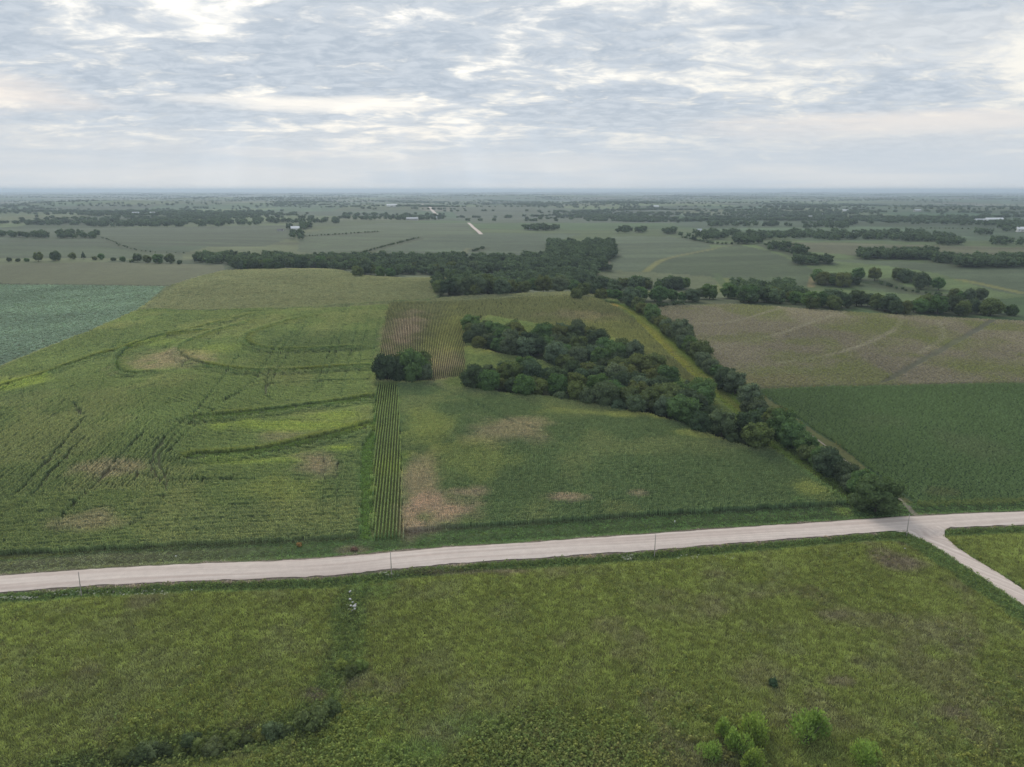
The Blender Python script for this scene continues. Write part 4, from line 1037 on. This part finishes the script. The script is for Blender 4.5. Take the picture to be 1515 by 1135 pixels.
q = W((443, 808))[0]; tree(q, 'bush1', .26, 'dried orange bush at the corn edge', None, (.16, .105, .045), 'shrub', 'shrub')
q = W((524, 814))[0]; tree(q, 'bush2', .30, 'brown heap of dead brush beside the road', None, (.11, .075, .06), 'brush_heap', 'brush', .6)

# ------------------------------------------------------------------ far woods and tree lines (one mass)
FAR_SRC = []
for k in range(4):
    V, Fc = crown_mesh(160 + k, 10, 10, .05, 7, 160, (.5, 1.0), 'round', (ICO1, ICO1F)); FAR_SRC.append(source('far_tree', V, Fc, [M_LEAF_I]))
FAR_BOXES = [  # pixel boxes of the feet of far woods: x0, x1, y0, y1, count
    (812, 908, 360, 382, 190), (800, 860, 378, 400, 80), (505, 810, 384, 396, 190), (700, 800, 392, 404, 80), (860, 900, 380, 402, 40), (290, 420, 383, 392, 80), (420, 540, 386, 394, 90), (760, 880, 405, 428, 110), (640, 760, 412, 432, 60), (345, 530, 394, 400, 50), (525, 716, 400, 408, 60), (1085, 1170, 426, 440, 40), (1176, 1230, 386, 392, 16), (1075, 1480, 440, 462, 0), (885, 1010, 424, 430, 24), (1080, 1190, 441, 450, 20),
    (1270, 1384, 377, 384, 90), (1384, 1415, 384, 388, 12), (1415, 1530, 386, 396, 110), (1081, 1126, 354, 362, 26), (1139, 1166, 366, 372, 10), (1170, 1190, 372, 378, 6),
    (1037, 1231, 346, 355, 120), (1228, 1364, 346, 356, 110), (1335, 1411, 350, 358, 60), (1387, 1421, 359, 364, 10), (1187, 1268, 330, 338, 60), (1129, 1170, 333, 336, 14), (1047, 1119, 331, 336, 30),
    (1105, 1262, 312, 321, 90), (1262, 1300, 315, 318, 10), (1311, 1360, 325, 331, 20), (1476, 1530, 330, 343, 50), (1400, 1476, 322, 326, 22), (1283, 1290, 328, 332, 3), (1440, 1470, 344, 350, 6), (1465, 1530, 358, 364, 14),
    (51, 89, 330, 334, 20), (126, 331, 330, 336, 150), (130, 247, 313, 318, 70), (275, 322, 308, 310, 14), (338, 385, 330, 334, 20), (391, 501, 327, 331, 50), (14, 69, 349, 353, 16), (82, 144, 347, 353, 26), (-60, -10, 340, 352, 20),
    (505, 658, 318, 326, 130), (523, 560, 306, 311, 10), (773, 831, 337, 342, 32), (908, 956, 341, 345, 14), (979, 1000, 343, 347, 10), (848, 980, 307, 311, 34), (1000, 1050, 345, 356, 8), (425, 433, 337, 340, 3), (444, 460, 334, 341, 12), (432, 447, 346, 356, 8), (995, 1040, 326, 331, 10), (655, 760, 302, 304, 18), (343, 395, 306, 322, 26),
    (0, 140, 297, 300, 50), (560, 640, 297, 300, 30), (840, 960, 300, 303, 30), (1400, 1515, 307, 312, 40), (1180, 1280, 305, 308, 26), (60, 330, 301, 304, 40), (1020, 1100, 318, 322, 14), (0, 60, 345, 352, 4)]
P = []
for (x0, x1, y0, y1, n) in FAR_BOXES:
    px = rng.uniform(x0, x1, n); py = rng.uniform(y0, y1, n); P.append(hit(px, py))
fs = [rng.uniform(1.05, 1.6, sum(len(p) for p in P))]
for pp, st_, s_ in (([(535, 375), (580, 362), (620, 352)], 5, .32), ([(440, 350), (500, 347), (560, 343)], 6, .3), ([(1364, 338), (1420, 339), (1470, 340)], 9, .35), ([(1010, 352), (1050, 360), (1090, 362)], 9, .4), ([(1130, 362), (1180, 378), (1210, 392)], 7, .45), ([(1384, 388), (1420, 392)], 5, .5),
                    ([(700, 372), (716, 367)], 4, .4), ([(1300, 420), (1340, 430), (1400, 440)], 8, .4), ([(930, 452), (960, 456), (1010, 450)], 5, .45), ([(150, 352), (200, 370), (270, 375)], 14, .25), ([(1010, 300), (1515, 304)], 60, .8), ([(0, 293), (700, 293.5)], 90, 1.2), ([(800, 293), (1515, 294)], 90, 1.2)):
    q = resample(smooth(W(*pp), 4), st_); q = q + rng.normal(0, 1.5, q.shape); P.append(q); fs.append(rng.uniform(.7, 1.3, len(q)) * s_)
FP = np.vstack(P); fs = np.concatenate(fs)
# scattered farm woods and field-edge trees out to the horizon
n = 3400; rr_ = np.exp(rng.uniform(math.log(2600), math.log(26000), n)); tt_ = rng.uniform(-.82, .82, n); x, y = rr_ * np.sin(tt_), rr_ * np.cos(tt_)
u = x * GC + y * GS; v = -x * GS + y * GC
sn = rng.random(n) < .62; ax = rng.random(n) < .5
u = np.where(sn & ax, np.round(u / 820) * 820 + rng.normal(0, 12, n), u); v = np.where(sn & ~ax, np.round(v / 620) * 620 + rng.normal(0, 12, n), v)
x, y = u * GC - v * GS, u * GS + v * GC
cl = fbm(x, y, 700, 3, 120); k = (cl > .50) | (rng.random(n) < .06); x, y = x[k], y[k]
rep = np.repeat(np.c_[x, y], 9, 0); rep += rng.normal(0, 1, rep.shape) * np.array([95, 13]); FP2 = rep; fs2 = rng.uniform(.8, 1.35, len(FP2)) * np.clip(np.hypot(FP2[:, 0], FP2[:, 1]) / 9000, 1, 1.6)
k = np.hypot(FP2[:, 0], FP2[:, 1]) > 2400; FP2, fs2 = FP2[k], fs2[k]
FPs = np.vstack([FP, FP2]); s = np.r_[fs, fs2]; n = len(s)
tint = np.array([.055, .078, .042]) * 1.9 * (.7 + .6 * rng.random(n))[:, None]
scatter('distant_woodland', np.c_[FPs, hz(FPs[:, 0], FPs[:, 1]) - .3], GRID_A + rng.normal(0, .5, n), np.c_[s * np.r_[np.full(len(FP), 1.1), np.full(len(FP2), 1.9)], s * 1.1, s], tint, FAR_SRC, 'distant woods, windbreaks and tree lines fading into the haze', 'woodland')


# leaf litter and undergrowth colour the ground below every tree
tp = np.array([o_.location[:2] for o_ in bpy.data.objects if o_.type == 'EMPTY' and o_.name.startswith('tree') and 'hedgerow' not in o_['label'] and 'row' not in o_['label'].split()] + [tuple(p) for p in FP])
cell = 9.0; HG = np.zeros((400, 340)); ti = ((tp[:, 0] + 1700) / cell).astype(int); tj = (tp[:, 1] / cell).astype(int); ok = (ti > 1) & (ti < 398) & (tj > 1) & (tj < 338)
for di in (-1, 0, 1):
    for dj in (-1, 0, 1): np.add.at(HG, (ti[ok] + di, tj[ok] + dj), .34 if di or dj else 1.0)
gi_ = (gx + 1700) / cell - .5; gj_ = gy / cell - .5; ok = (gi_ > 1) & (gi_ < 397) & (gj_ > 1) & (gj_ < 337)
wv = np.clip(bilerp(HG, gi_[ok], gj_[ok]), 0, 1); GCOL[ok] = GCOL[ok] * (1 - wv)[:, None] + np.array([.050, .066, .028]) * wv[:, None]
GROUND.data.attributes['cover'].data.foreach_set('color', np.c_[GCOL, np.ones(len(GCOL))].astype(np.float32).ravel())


# ------------------------------------------------------------------ poles, marker post, rubble, boxes
def box(x0, x1, y0, y1, z0, z1):
    return [(x0, y0, z0), (x1, y0, z0), (x1, y1, z0), (x0, y1, z0), (x0, y0, z1), (x1, y0, z1), (x1, y1, z1), (x0, y1, z1)], [(0, 3, 2, 1), (4, 5, 6, 7), (0, 1, 5, 4), (1, 2, 6, 5), (2, 3, 7, 6), (3, 0, 4, 7)]


M_METAL = simple('galvanised', (.35, .36, .37), .5, .15, 5); M_GLASSY = simple('porcelain', (.42, .40, .38), .35, .1, 5); M_WHITE = simple('white_paint', (.78, .78, .76), .6, .08, 1)
POLES = ((121, 884, .12, 'thin weathered utility pole at the end of the white-flowered ditch'), (579.5, 853, .0, 'thin weathered utility pole beside the gully head'), (968, 825, .0, 'thin weathered utility pole across from the white marker post'), (1341, 793.5, -.05, 'thin weathered utility pole at the gravel junction'))
for (px, py, lean, lab) in POLES:
    q = W((px, py))[0]; e = empty('utility_pole', (q[0], q[1], float(hz(*q))), GRID_A); e.rotation_euler = (0, lean * .3, GRID_A); tag(e, lab, 'pole', 'utility poles along the gravel road')
    mesh_obj('shaft', *tube([(0, 0, -.8), (0, 0, 0), (0, 0, 4.5), (0, 0, 8.6)], [.17, .165, .14, .11], 10), M_POLE, e, True)
    mesh_obj('insulator', *tube([(0, 0, 8.6), (0, 0, 8.68), (0, 0, 8.74), (0, 0, 8.86)], [.05, .10, .06, .04], 8), M_GLASSY, e, True)
    mesh_obj('bracket', *box(-.04, .04, .10, .45, 7.9, 7.98), M_METAL, e)
q = W((998, 775))[0]; e = empty('marker_post', (q[0], q[1], float(hz(*q))), GRID_A); tag(e, 'small white marker sign on a short post at the corn edge', 'sign')
mesh_obj('post', *tube([(0, 0, -.3), (0, 0, 1.3)], [.04, .04], 6), M_METAL, e); mesh_obj('plate', *box(-.22, .22, -.07, -.045, .75, 1.45), M_WHITE, e)


def rock_mesh(seed, s):
    g = np.random.default_rng(seed); V = ICO1 * (s * g.uniform(.65, 1.15, len(ICO1)))[:, None] * np.array([1.1, .8, .6]); return V, ICO1F


rk = 0
for (px, py, s) in ((518, 877, .55), (518.5, 888.5, .6), (522, 893, .5), (519, 898, .5), (524, 899, .75), (525, 903, .6), (514, 897, .4), (521, 905, .45), (516, 903, .4), (526, 896, .4)):
    q = W((px, py))[0]; rk += 1; o = mesh_obj('concrete_lump', *rock_mesh(rk, s), M_ROCK, None, False, (q[0], q[1], float(hz(*q)) + s * .25 + .35)); o.rotation_euler = (0, 0, rk * 1.3)
    tag(o, 'pale broken concrete lump at the head of the gully', 'rubble', 'concrete rubble at the gully head')
for (px, py, s, lab) in ((284, 875.5, .33, 'single white stone in the grass below the roadside ditch'), (1339, 812, .42, 'single white stone in the prairie below the junction pole'), (260, 823, .3, 'small pale stone on the mown verge by the corn')):
    q = W((px, py))[0]; rk += 1; o = mesh_obj('white_stone', *rock_mesh(rk, s), M_WHITE, None, False, (q[0], q[1], float(hz(*q)) + .55 * (py > 830) + s * .3)); tag(o, lab, 'stone')
# white wildflowers in the ditch
M_FLOWER = simple('white_flower', (.62, .62, .52), .8, .1, 3)
fl = []
for (x0, x1, y0, y1, n) in ((0, 60, 886, 890, 70), (80, 250, 876, 884, 70), (560, 590, 850, 856, 16), (920, 940, 824, 832, 40), (1000, 1100, 824, 832, 16)): fl.append(hit(rng.uniform(x0, x1, n), rng.uniform(y0, y1, n)))
fl = np.vstack(fl); g = random.Random(3); V, Fc = [], []
for k in range(6):
    a = k * 1.05; x, y = .16 * math.cos(a), .16 * math.sin(a); z = .75 + g.uniform(0, .25); n = len(V); V += [(x - .07, y, z), (x, y - .07, z + .03), (x + .07, y, z), (x, y + .07, z + .03)]; Fc.append((n, n + 1, n + 2, n + 3))
fsrc = source('flower_head', V, Fc, [M_FLOWER]); n = len(fl)
scatter('wildflowers', np.c_[fl, hz(fl[:, 0], fl[:, 1])], rng.random(n) * 6.28, .8 + .5 * rng.random(n), np.ones((n, 3)), [fsrc], 'white wildflowers dotting the roadside ditch', 'flowers')


# ------------------------------------------------------------------ far farm buildings
M_ROOFG = simple('metal_roof', (.50, .52, .54), .5, .1, .5); M_ROOFD = simple('dark_roof', (.14, .13, .13), .8, .15, .5); M_ROOFW = simple('white_roof', (.74, .75, .76), .45, .06, .3); M_GLASS = simple('window_glass', (.05, .06, .07), .15, .05, 1); M_DOOR = simple('barn_door', (.45, .44, .42), .7, .1, 1)


def building(px, py, w, d, h, rh, rz, wall, roof, name, label, cat, windows=3, group=None):
    q = W((px, py))[0]; e = empty(name, (q[0], q[1], float(hz(*q)) - .2), rz); tag(e, label, cat, group)
    V = [(-w / 2, -d / 2, 0), (w / 2, -d / 2, 0), (w / 2, d / 2, 0), (-w / 2, d / 2, 0), (-w / 2, -d / 2, h), (w / 2, -d / 2, h), (w / 2, d / 2, h), (-w / 2, d / 2, h), (-w / 2, 0, h + rh), (w / 2, 0, h + rh)]
    mesh_obj('wall', V, [(0, 1, 5, 4), (2, 3, 7, 6), (1, 2, 6, 9, 5), (3, 0, 4, 8, 7)], wall, e)
    k = .5; t = .15; sl = rh / (d / 2); V = []
    for sx in (-w / 2 - k, w / 2 + k): V += [(sx, -d / 2 - k, h - sl * k + .03), (sx, 0, h + rh + .03), (sx, d / 2 + k, h - sl * k + .03), (sx, -d / 2 - k, h - sl * k + .03 + t), (sx, 0, h + rh + .03 + t), (sx, d / 2 + k, h - sl * k + .03 + t)]
    mesh_obj('roof', V, [(0, 1, 7, 6), (1, 2, 8, 7), (3, 9, 10, 4), (4, 10, 11, 5), (0, 6, 9, 3), (2, 5, 11, 8), (0, 3, 4, 1), (1, 4, 5, 2), (6, 7, 10, 9), (7, 8, 11, 10)], roof, e)
    mesh_obj('door', *box(-w * .12, w * .12, -d / 2 - .06, -d / 2 - .01, 0, h * .75), M_DOOR, e)
    for i in range(windows):
        x = -w * .42 + w * .84 * (i + .5) / windows
        if abs(x) < w * .16: continue
        mesh_obj('window', *box(x - .6, x + .6, -d / 2 - .05, -d / 2 - .01, h * .45, h * .8), M_GLASS, e)
    return e


building(437, 342, 19, 13, 7, 4.5, .25, M_WHITE, M_ROOFW, 'white_barn', 'bright white barn beside dark trees above the creek wood', 'barn', 4)
building(415, 342, 14, 8, 3.5, 2, .1, M_DOOR, M_ROOFD, 'farm_shed', 'low grey shed next to the bright white barn', 'shed', 2)
building(785, 340, 12, 9, 5, 3.5, .0, M_WHITE, M_ROOFG, 'farmhouse', 'white farmhouse in front of the small round farm grove', 'house')
building(1263, 350, 22, 11, 6, 4, .4, M_WHITE, M_ROOFW, 'farmhouse', 'long white farmhouse among dense trees beyond the windbreak', 'house', 4)
building(1253, 351, 12, 8, 4, 3, .2, M_WHITE, M_ROOFG, 'farm_shed', 'small pale shed beside the long white farmhouse', 'shed', 2)
building(1034, 344, 12, 9, 5, 4, .1, M_WHITE, M_ROOFG, 'farmhouse', 'small white house at the end of a long tree belt', 'house')
building(1213, 320, 22, 12, 6, 4, 0, M_WHITE, M_ROOFW, 'farmhouse', 'white house below the distant wooded hill', 'house')
building(1199, 322, 16, 10, 5, 3, .2, M_WHITE, M_ROOFG, 'farm_shed', 'pale shed at the foot of the distant wooded hill', 'shed', 2)
building(1470, 328, 58, 16, 8, 5, .05, M_WHITE, M_ROOFW, 'long_barn', 'long low white barn near the horizon woods', 'barn', 6)
building(1450, 328, 36, 14, 6, 4, .05, M_WHITE, M_ROOFG, 'long_barn', 'grey-roofed barn next to the long low white barn', 'barn', 5)
building(1511, 343, 22, 14, 7, 5, -.3, M_WHITE, M_ROOFW, 'white_barn', 'white barn poking out of the dense dark wood', 'barn', 3)
building(1250, 313, 26, 12, 6, 4, .1, M_WHITE, M_ROOFW, 'farm_shed', 'tiny white shed on the distant plain behind the wooded hill', 'shed', 3)
building(1357, 313, 30, 14, 6, 4, .1, M_DOOR, M_ROOFG, 'farm_shed', 'tiny grey shed on the open distant plain', 'shed', 3)
building(201, 318, 26, 14, 7, 5, .2, M_WHITE, M_ROOFG, 'farmhouse', 'pale farmhouse in the far wooded farmstead', 'house', 3)
building(226, 318, 22, 12, 7, 5, -.1, M_WHITE, M_ROOFW, 'farm_shed', 'white shed at the end of the far wooded farmstead', 'shed', 3)
building(580, 306, 60, 20, 9, 6, 0, M_WHITE, M_ROOFW, 'long_barn', 'far white barn behind the dense farm windbreak', 'barn', 4)
building(610, 326, 40, 14, 6, 4, 0, M_DOOR, M_ROOFG, 'long_barn', 'pale low barn under the dense farm windbreak', 'barn', 4)
building(645, 324, 30, 12, 5, 4, 0, M_WHITE, M_ROOFG, 'farm_shed', 'pale shed at the road end of the farm windbreak', 'shed', 3)
building(970, 307, 34, 16, 7, 5, .1, M_WHITE, M_ROOFW, 'farmhouse', 'tiny white farm at the far woods near the horizon', 'house', 3)

# ------------------------------------------------------------------ haze
HZ = 36500.0
ob = mesh_obj('haze', *box(-HZ, HZ, -400, HZ, float(Z_USE.min()) - 1.0, 150.0), None); tag(ob, 'thin pale summer haze over the farmland', 'haze', None, 'stuff')
hm = bpy.data.materials.new('haze'); hm.use_nodes = True; nt = hm.node_tree; nt.nodes.clear(); o_ = nt.nodes.new('ShaderNodeOutputMaterial'); pv = nt.nodes.new('ShaderNodeVolumePrincipled')
pv.inputs['Color'].default_value = (.70, .85, 1.0, 1); pv.inputs['Density'].default_value = 7.5e-5; pv.inputs['Anisotropy'].default_value = .25; nt.links.new(pv.outputs[0], o_.inputs['Volume']); ob.data.materials.append(hm)
print('ground', NR, NT, 'z', Z_USE.min(), Z_USE.max())
